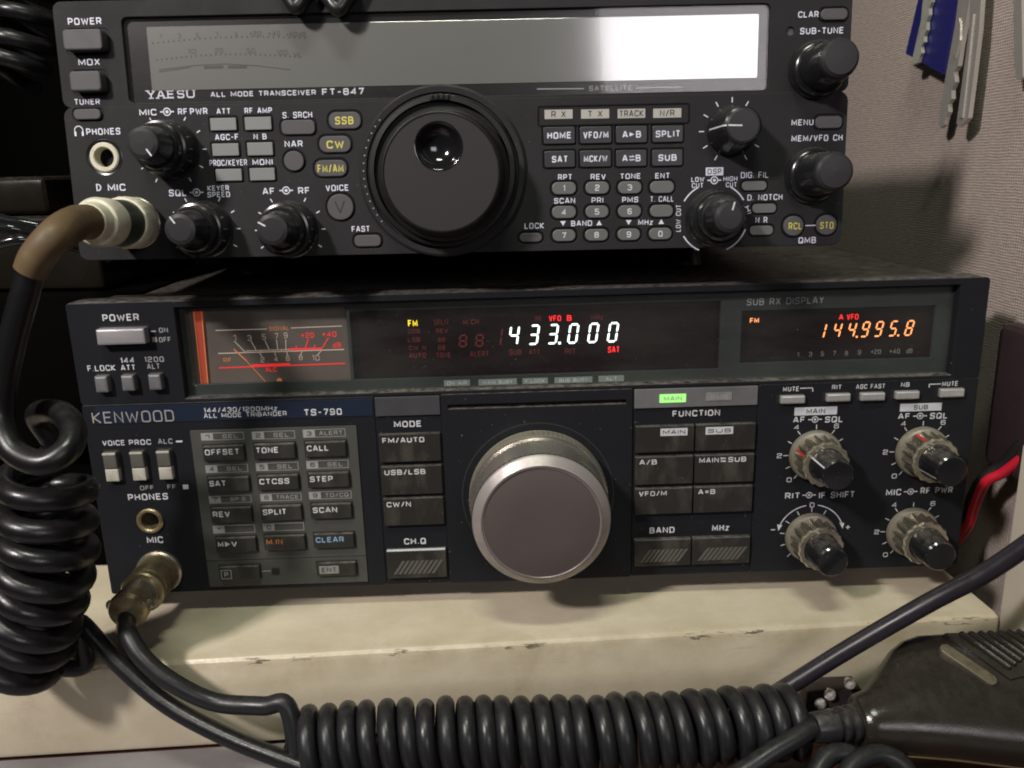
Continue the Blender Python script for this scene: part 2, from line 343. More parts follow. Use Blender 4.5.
        if dot: s.flat([(c[0] + hw + 1.45 + x * t * .62 - slant * hh, c[1] - hh + y * t * .62) for x, y in ((-1, -1), (1, -1), (1, 1), (-1, 1))], d)
        return s
    def build(s, name, mat, parent=None, smooth=21, pre=None):
        me = bpy.data.meshes.new(name)
        me.from_pydata([(x * S, y * S, z * S) for x, y, z in s.v], [], s.f); me.update()
        if smooth:
            me.polygons.foreach_set('use_smooth', [True] * len(me.polygons)); me.set_sharp_from_angle(angle=math.radians(smooth))
        me.materials.append(MATS[mat] if isinstance(mat, str) else mat)
        o = bpy.data.objects.new(name, me); COL.objects.link(o)
        if parent: o.parent = parent
        return o

def circle(c, r, n=40): return [(c[0] + r * math.cos(2 * PI * i / n), c[1] + r * math.sin(2 * PI * i / n)) for i in range(n)]
def rrpts(R, r, k=4):
    u0, v0, u1, v1 = R; r = min(r, (u1 - u0) / 2 - .01, (v1 - v0) / 2 - .01); p = []
    for cx, cy, a0 in ((u1 - r, v1 - r, 0), (u0 + r, v1 - r, 90), (u0 + r, v0 + r, 180), (u1 - r, v0 + r, 270)):
        for i in range(k + 1):
            a = math.radians(a0 + 90 * i / k); p.append((cx + r * math.cos(a), cy + r * math.sin(a)))
    return p
def plate(name, outline, holes, d0, d1, mat, parent, bev=0.2, smooth=38):
    """a real plate with real openings: filled 2D curve, extruded and edge-rounded"""
    cu = bpy.data.curves.new('p', 'CURVE'); cu.dimensions = '2D'; cu.fill_mode = 'BOTH'
    cu.extrude = max((d1 - d0) / 2 - bev, 0.01); cu.bevel_depth = bev; cu.bevel_resolution = 1
    for pts in [outline] + list(holes):
        sp = cu.splines.new('POLY'); sp.points.add(len(pts) - 1); sp.use_cyclic_u = True
        for q, (x, y) in zip(sp.points, pts): q.co = (x, y, 0, 1)
    ob = bpy.data.objects.new('p', cu); me = bpy.data.meshes.new_from_object(ob)
    mb = MB(); mid = (d0 + d1) / 2
    mb.v = [(v.co.x, -(v.co.z + mid), v.co.y) for v in me.vertices]; mb.f = [tuple(reversed(p.vertices)) for p in me.polygons]
    bpy.data.objects.remove(ob); bpy.data.curves.remove(cu); bpy.data.meshes.remove(me)
    return mb.build(name, mat, parent, smooth)
def grow(R, g, h=None): h = g if h is None else h; return (R[0] - g, R[1] - h, R[2] + g, R[3] + h)

def tag(o, label=None, cat=None, group=None, kind=None):
    if label: o['label'] = label
    if cat: o['category'] = cat
    if group: o['group'] = group
    if kind: o['kind'] = kind
    return o
def empty(name, loc=(0, 0, 0), rot=(0, 0, 0)):
    o = bpy.data.objects.new(name, None); COL.objects.link(o); o.location = Vector(loc) * S; o.rotation_euler = rot
    o.empty_display_size = 0.01; return o

# ------------------------------------------------------------------ material library
M('lower_panel_black', (0.0125, 0.0135, 0.0162), rough=0.45, spec=0.14, bump=0.12, bscale=3000, var=0.18, vscale=60, dust=0.7)
M('lower_cover_brown', (0.02, 0.018, 0.016), rough=0.6, spec=0.15, bump=0.4, bscale=1800, var=0.25, vscale=50, dust=0.4)
M('keypad_grey', (0.06, 0.062, 0.055), rough=0.5, spec=0.2, bump=0.15, var=0.15, vscale=90)
M('key_black', (0.024, 0.0228, 0.0205), rough=0.3, spec=0.3, bump=0.15, bscale=1500, scuff=0.35, dust=0.5)
M('key_small', (0.025, 0.025, 0.0225), rough=0.38, spec=0.3, dust=0.6, scuff=0.25)
M('key_hatch', (0.095, 0.09, 0.08), rough=0.4)
M('bar_dark', (0.05, 0.05, 0.053), rough=0.4, spec=0.3, var=0.15, vscale=150)
M('bar_grey', (0.13, 0.13, 0.132), rough=0.35, var=0.15, vscale=150)
M('silver_button', (0.5, 0.49, 0.47), rough=0.35, metal=0.55, var=0.15, vscale=300)
M('switch_light', (0.42, 0.4, 0.34), rough=0.4, wear=0.3)
M('switch_dark', (0.09, 0.088, 0.075), rough=0.35)
M('blue_band', (0.012, 0.018, 0.036), rough=0.35)
M('black_void', (0.004, 0.004, 0.004), rough=0.7)
M('print_white', (0.54, 0.545, 0.56), rough=0.6, var=0.25, vscale=400)
M('print_grey', (0.3, 0.3, 0.3), rough=0.6)
M('print_dim', (0.27, 0.275, 0.26), rough=0.6)
M('print_dark', (0.02, 0.02, 0.02), rough=0.6)
M('print_orange', (0.6, 0.22, 0.04), rough=0.6)
M('print_blue', (0.22, 0.34, 0.5), rough=0.6)
M('print_yellow', (0.5, 0.44, 0.08), rough=0.6)
M('plate_white', (0.52, 0.54, 0.56), rough=0.5, var=0.1, vscale=300)
M('plate_tag', (0.2, 0.2, 0.185), rough=0.55, var=0.2, vscale=300)
M('logo_metal', (0.42, 0.4, 0.36), rough=0.4, metal=0.3)
M('display_mask', (0.024, 0.03, 0.028), rough=0.4, var=0.1)
M('display_black', (0.007, 0.002, 0.003), rough=0.3)
M('meter_face', (0.11, 0.085, 0.072), rough=0.5, var=0.3, vscale=22)  # brown of a skin reflection in the glass, put into the base colour
M('meter_print', (0.5, 0.42, 0.36), rough=0.5, emit=(0.9, 0.62, 0.5), estr=0.16)
M('meter_red', (0.5, 0.02, 0.02), rough=0.5, emit=(1.0, 0.03, 0.03), estr=0.6)
M('meter_orange', (0.5, 0.2, 0.08), rough=0.5, emit=(1.0, 0.26, 0.07), estr=0.2)
M('needle_red', (0.3, 0.05, 0.03), rough=0.4, emit=(0.9, 0.08, 0.03), estr=0.16)
M('led_white', (0.5, 0.5, 0.5), emit=(0.86, 1.0, 0.95), estr=2.2)
M('led_orange', (0.5, 0.2, 0.1), emit=(1.0, 0.33, 0.1), estr=1.7)
M('led_red', (0.5, 0.02, 0.02), emit=(1.0, 0.02, 0.02), estr=1.5)
M('led_yellow', (0.5, 0.4, 0.02), emit=(1.0, 0.72, 0.02), estr=1.3)
M('led_unlit', (0.09, 0.012, 0.01), emit=(0.4, 0.02, 0.01), estr=0.09)
M('led_green', (0.3, 0.6, 0.2), rough=0.4, emit=(0.35, 1.0, 0.22), estr=0.62)
M('led_plate', (0.2, 0.225, 0.21), rough=0.4)
M('dial_bronze', (0.108, 0.087, 0.082), rough=0.46, metal=0.3, bump=0.4, bscale=4000, var=0.12, vscale=45, dust=0.05)
M('dial_rim', (0.36, 0.325, 0.31), rough=0.4, metal=0.5, var=0.1, vscale=200)
M('dial_edge', (0.62, 0.57, 0.54), rough=0.25, metal=0.9)
M('dial_knurl', (0.45, 0.42, 0.37), rough=0.28, metal=0.85)
M('dial_flange', (0.46, 0.43, 0.33), rough=0.35, metal=0.65, wear=0.25)
M('knob_dirty', (0.3, 0.275, 0.21), rough=0.3, metal=0.4, wear=0.25, var=0.15, vscale=120)
M('knob_fluted', (0.15, 0.135, 0.105), rough=0.22, metal=0.6, var=0.3, vscale=120)
M('knob_ring', (0.5, 0.46, 0.35), rough=0.25, metal=0.8, wear=0.4)
M('knob_gloss', (0.012, 0.012, 0.013), rough=0.16, coat=0.3, dust=0.35)
M('red_paint', (0.5, 0.02, 0.02), rough=0.5)
M('nickel', (0.45, 0.41, 0.33), rough=0.3, metal=0.85, wear=0.45, var=0.15, vscale=300)
M('brass_old', (0.36, 0.29, 0.17), rough=0.36, metal=0.7, wear=0.55, var=0.25, vscale=250)
M('rubber_black', (0.011, 0.011, 0.012), rough=0.36, bump=0.15, bscale=1200, var=0.2, vscale=120, dust=0.3)
M('cord_grey', (0.0115, 0.012, 0.0135), rough=0.36, spec=0.4, bump=0.2, bscale=900, var=0.2, vscale=100, dust=0.08)
M('cord_gloss', (0.006, 0.006, 0.007), rough=0.32, spec=0.42, bump=0.25, bscale=700, var=0.3, vscale=90, dust=0.06)

# ------------------------------------------------------------------ setting: shelf, desk, fabric wall, upright
M('desk_wood_base', (0.05, 0.02, 0.01))
wood_mat('desk_wood'); fabric_mat('partition_fabric'); shelf_mat('shelf_enamel')
M('upright_enamel', (0.55, 0.5, 0.41), rough=0.5, var=0.08, vscale=30, bump=0.1)
M('mat_grey', (0.2, 0.19, 0.19), rough=0.6, var=0.1)
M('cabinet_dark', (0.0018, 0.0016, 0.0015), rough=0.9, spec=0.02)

def boxmb(x0, x1, y0, y1, z0, z1, bev=1.0):
    """axis-aligned block, all edges rounded"""
    bm = bmesh.new(); bmesh.ops.create_cube(bm, size=1.0)
    for v in bm.verts: v.co = Vector(((x0 + x1) / 2 + v.co.x * (x1 - x0), (y0 + y1) / 2 + v.co.y * (y1 - y0), (z0 + z1) / 2 + v.co.z * (z1 - z0)))
    if bev: bmesh.ops.bevel(bm, geom=list(bm.edges), offset=bev, segments=3, profile=0.5, affect='EDGES')
    mb = MB(); bm.verts.index_update(); mb.add([tuple(v.co) for v in bm.verts], [tuple(v.index for v in f.verts) for f in bm.faces]); bm.free(); return mb

shelf = boxmb(-420, 172.5, 0, 420, -36.2, 0, 3.0).build('shelf', 'shelf_enamel')
shelf.location = Vector((0, -27.9, 0)) * S; shelf.rotation_euler = (0, 0, 0.0389)
tag(shelf, 'cream enamelled steel shelf with chipped front edge under the lower radio', 'shelf', kind='structure')
desk = boxmb(-900, 900, -260, 420, -60, -36.6, 1).build('desk', 'desk_wood')
tag(desk, 'dark reddish brown desk top below the shelf front', 'desk', kind='structure')
wall = boxmb(190, 215, -16, 620, -36, 520, 1.5).build('wall', 'partition_fabric')
tag(wall, 'grey beige woven fabric partition wall beside the radios', 'wall', kind='structure')
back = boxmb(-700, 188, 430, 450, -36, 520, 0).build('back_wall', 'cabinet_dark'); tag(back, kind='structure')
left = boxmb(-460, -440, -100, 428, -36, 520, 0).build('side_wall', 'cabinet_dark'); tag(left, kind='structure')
up = boxmb(173.2, 214, -58, -17.5, -36, 66, 1.2).build('cabinet_upright', 'upright_enamel')
tag(up, 'cream painted upright at the right end of the shelf', 'upright')
mat_ = boxmb(-300, -96, -180, -28.3, -36.4, -35.4, 0.3).build('desk_mat', 'mat_grey')
mat_.rotation_euler = (0, 0, 0.0389)
tag(mat_, 'thin grey mat on the desk under the hanging coiled cord', 'mat')

# ------------------------------------------------------------------ the lower transceiver
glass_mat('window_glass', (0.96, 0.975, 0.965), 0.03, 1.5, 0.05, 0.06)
low = empty('transceiver')
tag(low, 'wide black tribander transceiver with lit frequency display, standing on the cream shelf', 'transceiver')
B0, B1, T1 = 10.0, 85.6, 123.0           # panel bottom, joint under the display bezel, top
lw = {k: MB() for k in ('print_white', 'print_grey', 'print_dim', 'print_dark', 'plate_white')}   # silk-screen, by ink
def kt(t, R, ink='print_white', bold=0.02, d=0.08): lw[ink].text(t, R, d, bold)

# cabinet behind the front
cab = boxmb(-163.5, 163.5, 13, 330, 13, 121.6, 2.5).build('cabinet', 'lower_cover_brown', low)
for ux in (-140, 140):
    for yy in (30, 300):
        f = MB(); f.lathe((ux, 0), [(9, 0), (9, 1)]);
        q = MB(); L = []
        for r, z in ((8.5, 0), (9.5, 1), (9.5, 13.5)): L.append([(ux + r * math.cos(a), yy + r * math.sin(a), z) for a in (2 * PI * i / 20 for i in range(20))])
        q.loops(L).build('foot', 'rubber_black', low)

# display bezel with its opening, top lip
WIN = ((-127.67, 107.27)[0], 86.9, (155.07, 104.22)[0], 121.1)
plate('display_bezel', rrpts((-165, B1 + 0.5, 165, T1), 1.2), [rrpts(WIN, 0.6)], -12.5, 0, 'lower_panel_black', low, 0.35)
# what lies behind the glass
mh = [rrpts((-125.02, 91.19, -67.32, 119.11), 0.4), rrpts((-66.39, 91.11, 69.39, 116.97), 0.4), rrpts((76.99, 92.90, 149.11, 112.92), 0.4)]
plate('display_mask', rrpts(grow(WIN, -0.3), 0.3), mh, -6.0, -4.6, 'display_mask', low, 0.12)
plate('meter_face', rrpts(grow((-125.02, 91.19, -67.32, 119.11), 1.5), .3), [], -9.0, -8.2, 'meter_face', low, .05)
plate('main_readout', rrpts(grow((-66.39, 91.11, 69.39, 116.97), 1.2), .3), [], -9.0, -8.2, 'display_black', low, .05)
plate('sub_readout', rrpts(grow((76.99, 92.90, 149.11, 112.92), 1.5), .3), [], -9.0, -8.2, 'display_black', low, .05)
DD = -8.05
mp_, mr_, mo_ = MB(), MB(), MB()
mp_.strip((-116.26, 110.67), (-97.42, 110.67), .35, DD); mp_.strip((-88.61, 110.77), (-69.89, 110.96), .35, DD)
mo_.text('SIGNAL', (-96.67, 109.97, -89.36, 111.47), DD, 0.0)
mp_.strip((-116.33, 102.02), (-69.83, 102.11), .4, DD)
for t, x, y in (('1', 233, 338), ('3', 250, 337.5), ('5', 264, 337), ('7', 276, 336.5), ('9', 285, 336)): mp_.text(t, (-110.19, 106.54, -109.09, 108.79) if t == '1' else ((-98.81, 107.71)[0] + (x - 265.8) / 2.62, (-98.81, 107.71)[1] - 1.05 + (337 - y) / 2.62, (-98.81, 107.71)[0] + (x - 262.2) / 2.62, (-98.81, 107.71)[1] + 1.05 + (337 - y) / 2.62), DD, 0.0)
for a, b in (((-109.94, 106.55), (-106.03, 101.89)), ((-103.72, 106.36), (-102.24, 102.91)), ((-98.58, 106.39), (-97.44, 102.96)), ((-94.34, 106.45), (-94.21, 102.86)), ((-90.92, 106.53), (-91.27, 102.77)),
             ((-99.96, 101.71), (-100.77, 102.87)), ((-96.07, 101.97), (-95.81, 102.72)), ((-92.94, 101.87), (-92.83, 103.00))): mp_.strip(a, b, .32, DD)
mp_.strip((-105.95, 102.65), (-90.09, 102.73), .3, DD)
mr_.strip((-90.08, 102.81), (-77.91, 102.74), .7, DD + .02)
for a, b in (((-82.57, 106.47), (-84.19, 102.74)), ((-75.19, 106.62), (-77.91, 102.70)), ((-87.20, 104.15), (-87.48, 103.03)), ((-80.38, 104.14), (-80.86, 102.83))): mr_.strip(a, b, .4, DD + .02)
mr_.text('+20', (-85.20, 106.85, -80.43, 108.91), DD, 0.01); mr_.text('+40', (-77.47, 106.99, -72.14, 109.05), DD, 0.01); mr_.text('dB', (-73.75, 102.94, -70.80, 104.83), DD, 0.01)
for t, x in (('2', 263), ('4', 276), ('6', 287.5), ('8', 300)): mp_.text(t, ((-95.22, 99.28)[0] + (x - 277.8) / 2.62, (-95.22, 99.28)[1] - 1 + (276 - x) * -.012, (-95.22, 99.28)[0] + (x - 274.2) / 2.62, (-95.22, 99.28)[1] + 1 + (276 - x) * -.012), DD, 0.0)
mp_.text('10', (-81.71, 98.25, -79.12, 100.34), DD, 0.0)
for a, b in (((-101.07, 101.74), (-100.28, 100.39)), ((-95.35, 101.75), (-95.29, 100.42)), ((-90.91, 101.81), (-90.93, 100.48)), ((-85.37, 101.83), (-86.04, 100.52)), ((-78.36, 101.80), (-79.77, 100.33))): mp_.strip(a, b, .3, DD)
mo_.text('RF', (-114.60, 98.51, -111.65, 100.21), DD, 0.0)
mr_.strip((-116.58, 96.51), (-69.86, 96.78), .45, DD); mr_.strip((-104.32, 97.05), (-90.24, 97.10), .9, DD + .02)
mr_.text('ALC', (-99.49, 94.46, -95.42, 96.18), DD, 0.01)
mo_.strip((-110.27, 103.54), (-105.98, 98.85), .5, DD + .3); mo_.strip((-105.98, 98.85), (-99.11, 89.81), .3, DD + .3)
mo_.flat(circle((-94.71, 91.02), 1.0, 12), DD + .1)
mface = [o for o in COL.objects if o.name == 'meter_face'][0]
mp_.build('scale_lettering', 'meter_print', mface, 0); mr_.build('scale_lettering', 'meter_red', mface, 0); mo_.build('pointer', 'meter_orange', mface, 0)
nb = MB(); nb.add([(u, 7.4, v) for u, v in ((-123.40, 117.86), (-120.13, 117.94), (-121.00, 90.28), (-123.81, 89.98))] + [(u, 8.1, v) for u, v in ((-123.40, 117.86), (-120.13, 117.94), (-121.00, 90.28), (-123.81, 89.98))],
               [(0, 1, 2, 3), (0, 4, 5, 1), (1, 5, 6, 2), (2, 6, 7, 3), (3, 7, 4, 0)]).build('meter_side_lamp', 'needle_red', mface, 0)
hb = MB(); hb.strip((-123.15, 117.88), (-123.51, 90.41), .35, -7.2); hb.strip((-120.26, 117.80), (-121.11, 90.33), .35, -7.2); hb.build('meter_side_lamp', 'meter_orange', mface, 0)

# main frequency readout
mread = [o for o in COL.objects if o.name == 'main_readout'][0]; sread = [o for o in COL.objects if o.name == 'sub_readout'][0]
for ch, c, dot in (('4', (-6.65, 105.48), 0), ('3', (0.78, 105.52), 0), ('3', (7.84, 105.54), 1), ('0', (15.39, 105.53), 0), ('0', (22.84, 105.54), 0), ('0', (30.18, 105.58), 0)):
    MB().seg(ch, c, 2.95, 6.9, DD, .74, .15, dot).build('digit', 'led_white', mread, 0)
MB().text('FM', (-45.60, 109.99, -42.11, 112.42), DD, 0.03).build('indicator', 'led_yellow', mread, 0)
MB().text('VFO', (6.44, 110.48, 10.88, 112.54), DD, 0.02).text('B', (13.10, 110.40, 14.77, 112.50), DD, 0.03).text('SAT', (28.34, 97.88, 32.65, 100.18), DD, 0.03).build('indicator', 'led_red', mread, 0)
un = MB()
for t, R in (('USB', (-45.78, 107.36, -41.35, 109.04)), ('LSB', (-45.96, 104.15, -41.52, 105.85)), ('CW N', (-45.76, 101.09, -39.46, 102.79)), ('AUTO', (-45.93, 98.04, -39.61, 99.95)), ('SPLIT', (-36.03, 110.24, -30.51, 112.29)), ('REV', (-35.44, 107.23, -31.02, 108.92)),
             ('88', (-34.87, 103.84, -32.28, 105.54)), ('88', (-35.01, 100.81, -32.41, 102.71)), ('TONE', (-35.89, 97.93, -30.31, 99.84)), ('M.CH', (-25.35, 110.10, -19.45, 111.97)), ('ALERT', (-23.23, 97.90, -16.15, 100.00)), ('SUB', (-8.68, 98.06, -4.20, 100.16)),
             ('ATT', (-1.21, 98.03, 2.89, 99.94)), ('RIT', (12.24, 97.81, 16.35, 99.91)), ('MHz', (21.99, 110.39, 26.44, 112.45)), ('88', (1.26, 110.67, 3.48, 112.54))):
    un.text(t, R, DD, 0.015)
for c in ((-25.63, 103.98), (-19.51, 103.98)): un.seg('8', c, 2.4, 4.2, DD, .6, .1)
un.seg('1', (-12.98, 105.11), 3.3, 6.5, DD, .6, .15)
un.build('unlit_segments', 'led_unlit', mread, 0)
# sub readout
for ch, c, dot in (('1', (108.53, 103.71), 0), ('4', (114.36, 103.80), 0), ('4', (119.82, 103.79), 1), ('9', (124.91, 103.82), 0), ('9', (130.00, 103.82), 0), ('5', (135.47, 103.85), 1), ('8', (141.51, 103.86), 0)):
    MB().seg(ch, c, 2.25, 5.4, DD, .6, .2, dot).build('digit', 'led_orange', sread, 0)
MB().text('A', (114.56, 107.75, 116.25, 109.75), DD, 0.02).text('VFO', (117.55, 107.73, 121.88, 109.81), DD, 0.02).build('indicator', 'led_red', sread, 0)
MB().text('FM', (81.25, 107.51, 84.62, 109.40), DD, 0.02).build('indicator', 'led_orange', sread, 0)
sg = MB()
for t, R in (('1', (99.66, 94.00, 100.42, 95.74)), ('3', (104.20, 94.05, 105.34, 95.79)), ('5', (108.75, 94.10, 109.89, 95.84)), ('7', (113.29, 94.16, 114.43, 95.90)), ('8', (117.86, 94.02, 119.00, 95.76)), ('9', (122.77, 94.25, 123.91, 95.99)),
             ('+20', (127.70, 94.25, 131.51, 95.99)), ('+40', (134.73, 94.22, 138.73, 95.96)), ('dB', (141.20, 94.24, 143.48, 95.99))): sg.text(t, R, DD, 0.0)
sg.build('scale_lettering', 'print_dim', sread, 0)
dm = [o for o in COL.objects if o.name == 'display_mask'][0]
MB().text('SUB RX DISPLAY', (78.71, 114.72, 107.09, 117.31), -4.5, 0.012).build('lettering', 'print_grey', dm, 0)
for t, x0, y0, x1, y1, R in (('ON AIR', 0, 0, 0, 0, (-33.18, 87.71, -23.53, 90.01)), ('MAIN BUSY', 0, 0, 0, 0, (-20.37, 87.61, -6.05, 89.92)), ('F.LOCK', 0, 0, 0, 0, (-4.00, 87.63, 5.50, 89.86)), ('SUB BUSY', 0, 0, 0, 0, (7.93, 87.56, 22.10, 89.79)), ('ALT', 0, 0, 0, 0, (24.35, 87.58, 33.88, 89.89))):
    o = MB().rr(R, .2, -4.6, -4.35, .05).build('indicator_plate', 'led_plate', dm)
    w = (R[2] - R[0]) * (.28 if t == 'ALT' else .12)
    MB().text(t, (R[0] + w, R[1] + .5, R[2] - w, R[3] - .5), -4.3, 0.01).build('lettering', 'print_white', o, 0)
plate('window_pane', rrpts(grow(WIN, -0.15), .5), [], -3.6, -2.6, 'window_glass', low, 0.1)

# left end of the bezel: power switch and three latching buttons
def raised_text(*a): kt(*a)
kt('POWER', (-152.80, 116.57, -139.97, 119.07)); kt('ON', (-133.52, 111.96, -130.34, 113.77), 'print_grey'); kt('OFF', (-133.98, 108.50, -129.72, 110.32), 'print_grey')
lw['print_grey'].rect((-136.77, 112.26, -134.64, 112.80), .08).rect((-136.28, 108.61, -134.69, 110.43), .08)
kt('F.LOCK', (-160.86, 98.55, -150.89, 100.76)); kt('144', (-148.69, 101.21, -143.71, 103.24)); kt('ATT', (-148.90, 98.51, -143.72, 100.58))
kt('1200', (-140.10, 101.29, -133.14, 103.31), 'print_grey'); kt('ALT', (-139.55, 98.71, -134.91, 100.74), 'print_grey')
M('power_button', (0.26, 0.25, 0.26), rough=0.4, metal=0.2, var=0.1)
R = (-154.21, 108.68, -137.12, 114.40); MB().rr(grow(R, .5), .4, -.1, .25, .1).build('button_surround', 'black_void', low)
MB().rr(R, .5, 0, 4, .7).build('power_button', 'power_button', low)
for R in ((-157.82, 91.14, -153.21, 97.23), (-148.36, 91.39, -143.74, 97.30), (-138.72, 91.45, -134.10, 97.37)):
    MB().rr(grow(R, .4), .3, -.1, .2, .1).build('button_surround', 'black_void', low)
    MB().rr(R, .4, 0, 3, .8).build('latch_button', 'bar_grey', low)

# lower left plate: logo band, switches, phones jack, keypad
US = (-59.18, 84.55)[0]; UM0, UM1 = (-58.63, 84.53)[0], (-34.64, 83.76)[0]; UD0, UD1 = (-34.09, 83.74)[0], (36.22, 81.48)[0]; UF0, UF1 = (36.96, 81.46)[0], (82.97, 79.97)[0]
jack = (-146.31, 39.92); mic_c = (-145.49, 18.89)
plate('front_panel', rrpts((-165, B0, US, B1), .8), [circle(jack, 3.9, 28)], -9, 0, 'lower_panel_black', low, .3)
plate('blue_band', [(-160.5, (-164.62, 81.10)[1] - 2.4), (US - .4, (-164.62, 81.10)[1] - 2.4), (US - .4, B1 - .6), (-160.5, B1 - .6)], [], 0, .25, 'blue_band', low, .06)
lg = MB().text('KENWOOD', (-161.89, 78.91, -132.21, 83.28), .32, -0.012); lg.build('emblem', 'logo_metal', low, 0)
for t, R in (('144/430/1200MHz', (-121.07, 81.77, -94.34, 83.60)), ('ALL MODE TRIBANDER', (-121.31, 79.73, -91.06, 81.49))): kt(t, R, 'print_white', .012, .33)
kt('TS-790', (-84.75, 79.42, -70.85, 81.90), 'print_white', .025, .33)
kt('VOICE', (-159.71, 70.19, -151.50, 72.24)); kt('PROC', (-150.00, 70.14, -141.97, 72.19)); kt('ALC', (-139.36, 70.22, -134.05, 72.23), 'print_grey')
kt('OFF', (-148.44, 52.27, -143.25, 54.06), 'print_dim'); kt('FF', (-138.19, 52.35, -135.03, 54.14), 'print_dim')
lw['print_white'].rect((-132.78, 70.67, -130.40, 71.33), .08).rect((-132.43, 52.16, -130.39, 53.96), .08)
kt('PHONES', (-153.39, 48.25, -138.52, 50.86)); kt('MIC', (-148.69, 30.64, -142.66, 33.32))
for R in ((-159.34, 56.88, -154.42, 68.18), (-149.44, 56.92, -144.51, 68.23), (-139.71, 56.98, -134.78, 68.29)):
    MB().rr(grow(R, .7, .5), .3, -.1, .25, .1).build('switch_surround', 'black_void', low)
    h = R[3] - R[1]
    s_ = MB().rr((R[0], R[1] + h * .45, R[2], R[3]), .3, 0, 2.6, .5).build('slide_switch', 'switch_dark', low)
    MB().rr((R[0], R[1], R[2], R[1] + h * .43), .3, 0, 2.4, .4).build('switch_tip', 'switch_light', s_)
    MB().rr((R[0] + .1, R[3] - .9, R[2] - .1, R[3] - .05), .2, 2.3, 2.75, .15).build('switch_tip', 'switch_light', s_)
j = MB().lathe(jack, [(3.4, -12), (3.4, .6), (3.9, 1.1), (4.6, 1.1), (5.0, .7), (5.0, 0)], 36, cap1=False).build('phones_jack', 'brass_old', low)
MB().flat(circle(jack, 3.5, 24), -8.5).build('jack_bore', 'black_void', j)
MB().lathe(mic_c, [(8.6, 0), (8.6, 1.2), (8.0, 1.8), (7.0, 1.8)], 36).build('microphone_socket', 'nickel', low)

KPR = ((-127.16, 74.87)[0] + 0.0, (-124.69, 11.94, -64.97, 46.62)[1], (-66.07, 75.36)[0], (-96.67, 75.02)[1])
pad_l, pad_r = ((-127.16, 74.87)[0] + (-126.82, 11.37)[0]) / 2, ((-66.07, 75.36)[0] + (-66.01, 12.05)[0]) / 2
pad_b, pad_m, pad_t = (-96.26, 11.70)[1], (-96.41, 22.53)[1], (-96.67, 75.02)[1]
plate('keypad_plate', rrpts((pad_l, pad_m + .25, pad_r, pad_t), .3), [], 0, .5, 'keypad_grey', low, .1)
plate('keypad_plate', rrpts((pad_l, pad_b, pad_r, pad_m - .25), .3), [], 0, .5, 'keypad_grey', low, .1)
KEYS = [('OFFSET', (-122.71, 63.48, -107.70, 69.31)), ('TONE', (-103.96, 63.63, -88.92, 69.46)), ('CALL', (-85.18, 63.77, -70.10, 69.61)),
        ('SAT', (-122.50, 51.20, -107.16, 56.94)), ('CTCSS', (-103.93, 51.35, -88.74, 57.10)), ('STEP', (-85.13, 51.69, -69.90, 57.44)),
        ('REV', (-122.63, 38.68, -107.51, 44.75)), ('SPLIT', (-103.87, 39.02, -88.71, 44.89)), ('SCAN', (-85.08, 39.16, -69.89, 45.03)),
        ('M>V', (-122.15, 26.51, -107.07, 32.49)), ('M.IN', (-103.77, 26.87, -88.47, 32.64)), ('CLEAR', (-84.99, 27.01, -69.84, 32.79)), ('P', (-122.17, 14.96, -106.94, 20.43)), ('ENT', (-84.86, 15.25, -69.94, 20.72))]
for t, R in KEYS:
    MB().rr(grow(R, .5, .45), .3, .45, .62, .08).build('key_surround', 'black_void', low)
    k = MB().rr(R, .35, .4, 2.0, .4).build('keypad_key', 'key_small', low)
    w, h = R[2] - R[0], R[3] - R[1]; l = MB()
    ink = {'M.IN': 'print_orange', 'CLEAR': 'print_blue'}.get(t, 'print_white')
    if t == 'ENT':
        MB().rect((R[0] + .06 * w, R[1] + .2 * h, R[0] + .56 * w, R[1] + .8 * h), 2.05).build('label_plate', 'plate_tag', k, 0)
        MB().text(t, (R[0] + .12 * w, R[1] + .33 * h, R[0] + .5 * w, R[1] + .68 * h), 2.1, .02).build('lettering', 'print_dark', k, 0)
    elif t == 'P':
        MB().frame((R[0] + .04 * w, R[1] + .12 * h, R[0] + .3 * w, R[1] + .8 * h), .25, 2.06).text(t, (R[0] + .12 * w, R[1] + .28 * h, R[0] + .22 * w, R[1] + .64 * h), 2.06, .02).build('lettering', 'print_grey', k, 0)
    elif t == 'M>V':
        x, y = R[0] + .05 * w, R[1] + .42 * h
        MB().text('M', (x, y, x + .14 * w, y + .36 * h), 2.06, .03).text('V', (x + .34 * w, y, x + .48 * w, y + .36 * h), 2.06, .03).flat([(x + .18 * w, y), (x + .31 * w, y + .18 * h), (x + .18 * w, y + .36 * h)], 2.06).build('lettering', 'print_white', k, 0)
    else:
        n = {'OFFSET': .84, 'TONE': .55, 'CALL': .53, 'SAT': .4, 'CTCSS': .73, 'STEP': .56, 'REV': .42, 'SPLIT': .58, 'SCAN': .6, 'M.IN': .4, 'CLEAR': .7}[t]
        MB().text(t, (R[0] + .05 * w, R[1] + .42 * h, R[0] + (.05 + n) * w, R[1] + .8 * h), 2.06, .025).build('lettering', ink, k, 0)
TAGS = [('1', 'SEL', (-123.21, 71.15, -107.48, 74.05)), ('2', 'SEL', (-104.49, 70.92, -88.72, 74.01)), ('3', 'ALERT', (-85.72, 71.07, -70.09, 74.17)),
        ('4', 'SEL', (-123.04, 58.38, -107.33, 61.54)), ('5', 'SEL', (-104.29, 58.53, -88.54, 61.69)), ('6', 'SEL', (-85.50, 58.76, -69.90, 61.92)),
        ('7', 'SP.S', (-123.17, 46.16, -107.30, 49.26)), ('8', 'TRACE', (-103.85, 46.37, -88.51, 49.39)), ('9', 'TO/CQ', (-85.63, 46.53, -69.69, 49.59)),
        ('*', '', (-123.07, 33.89, -107.24, 37.17)), ('0', '', (-104.13, 34.16, -88.64, 37.32))]
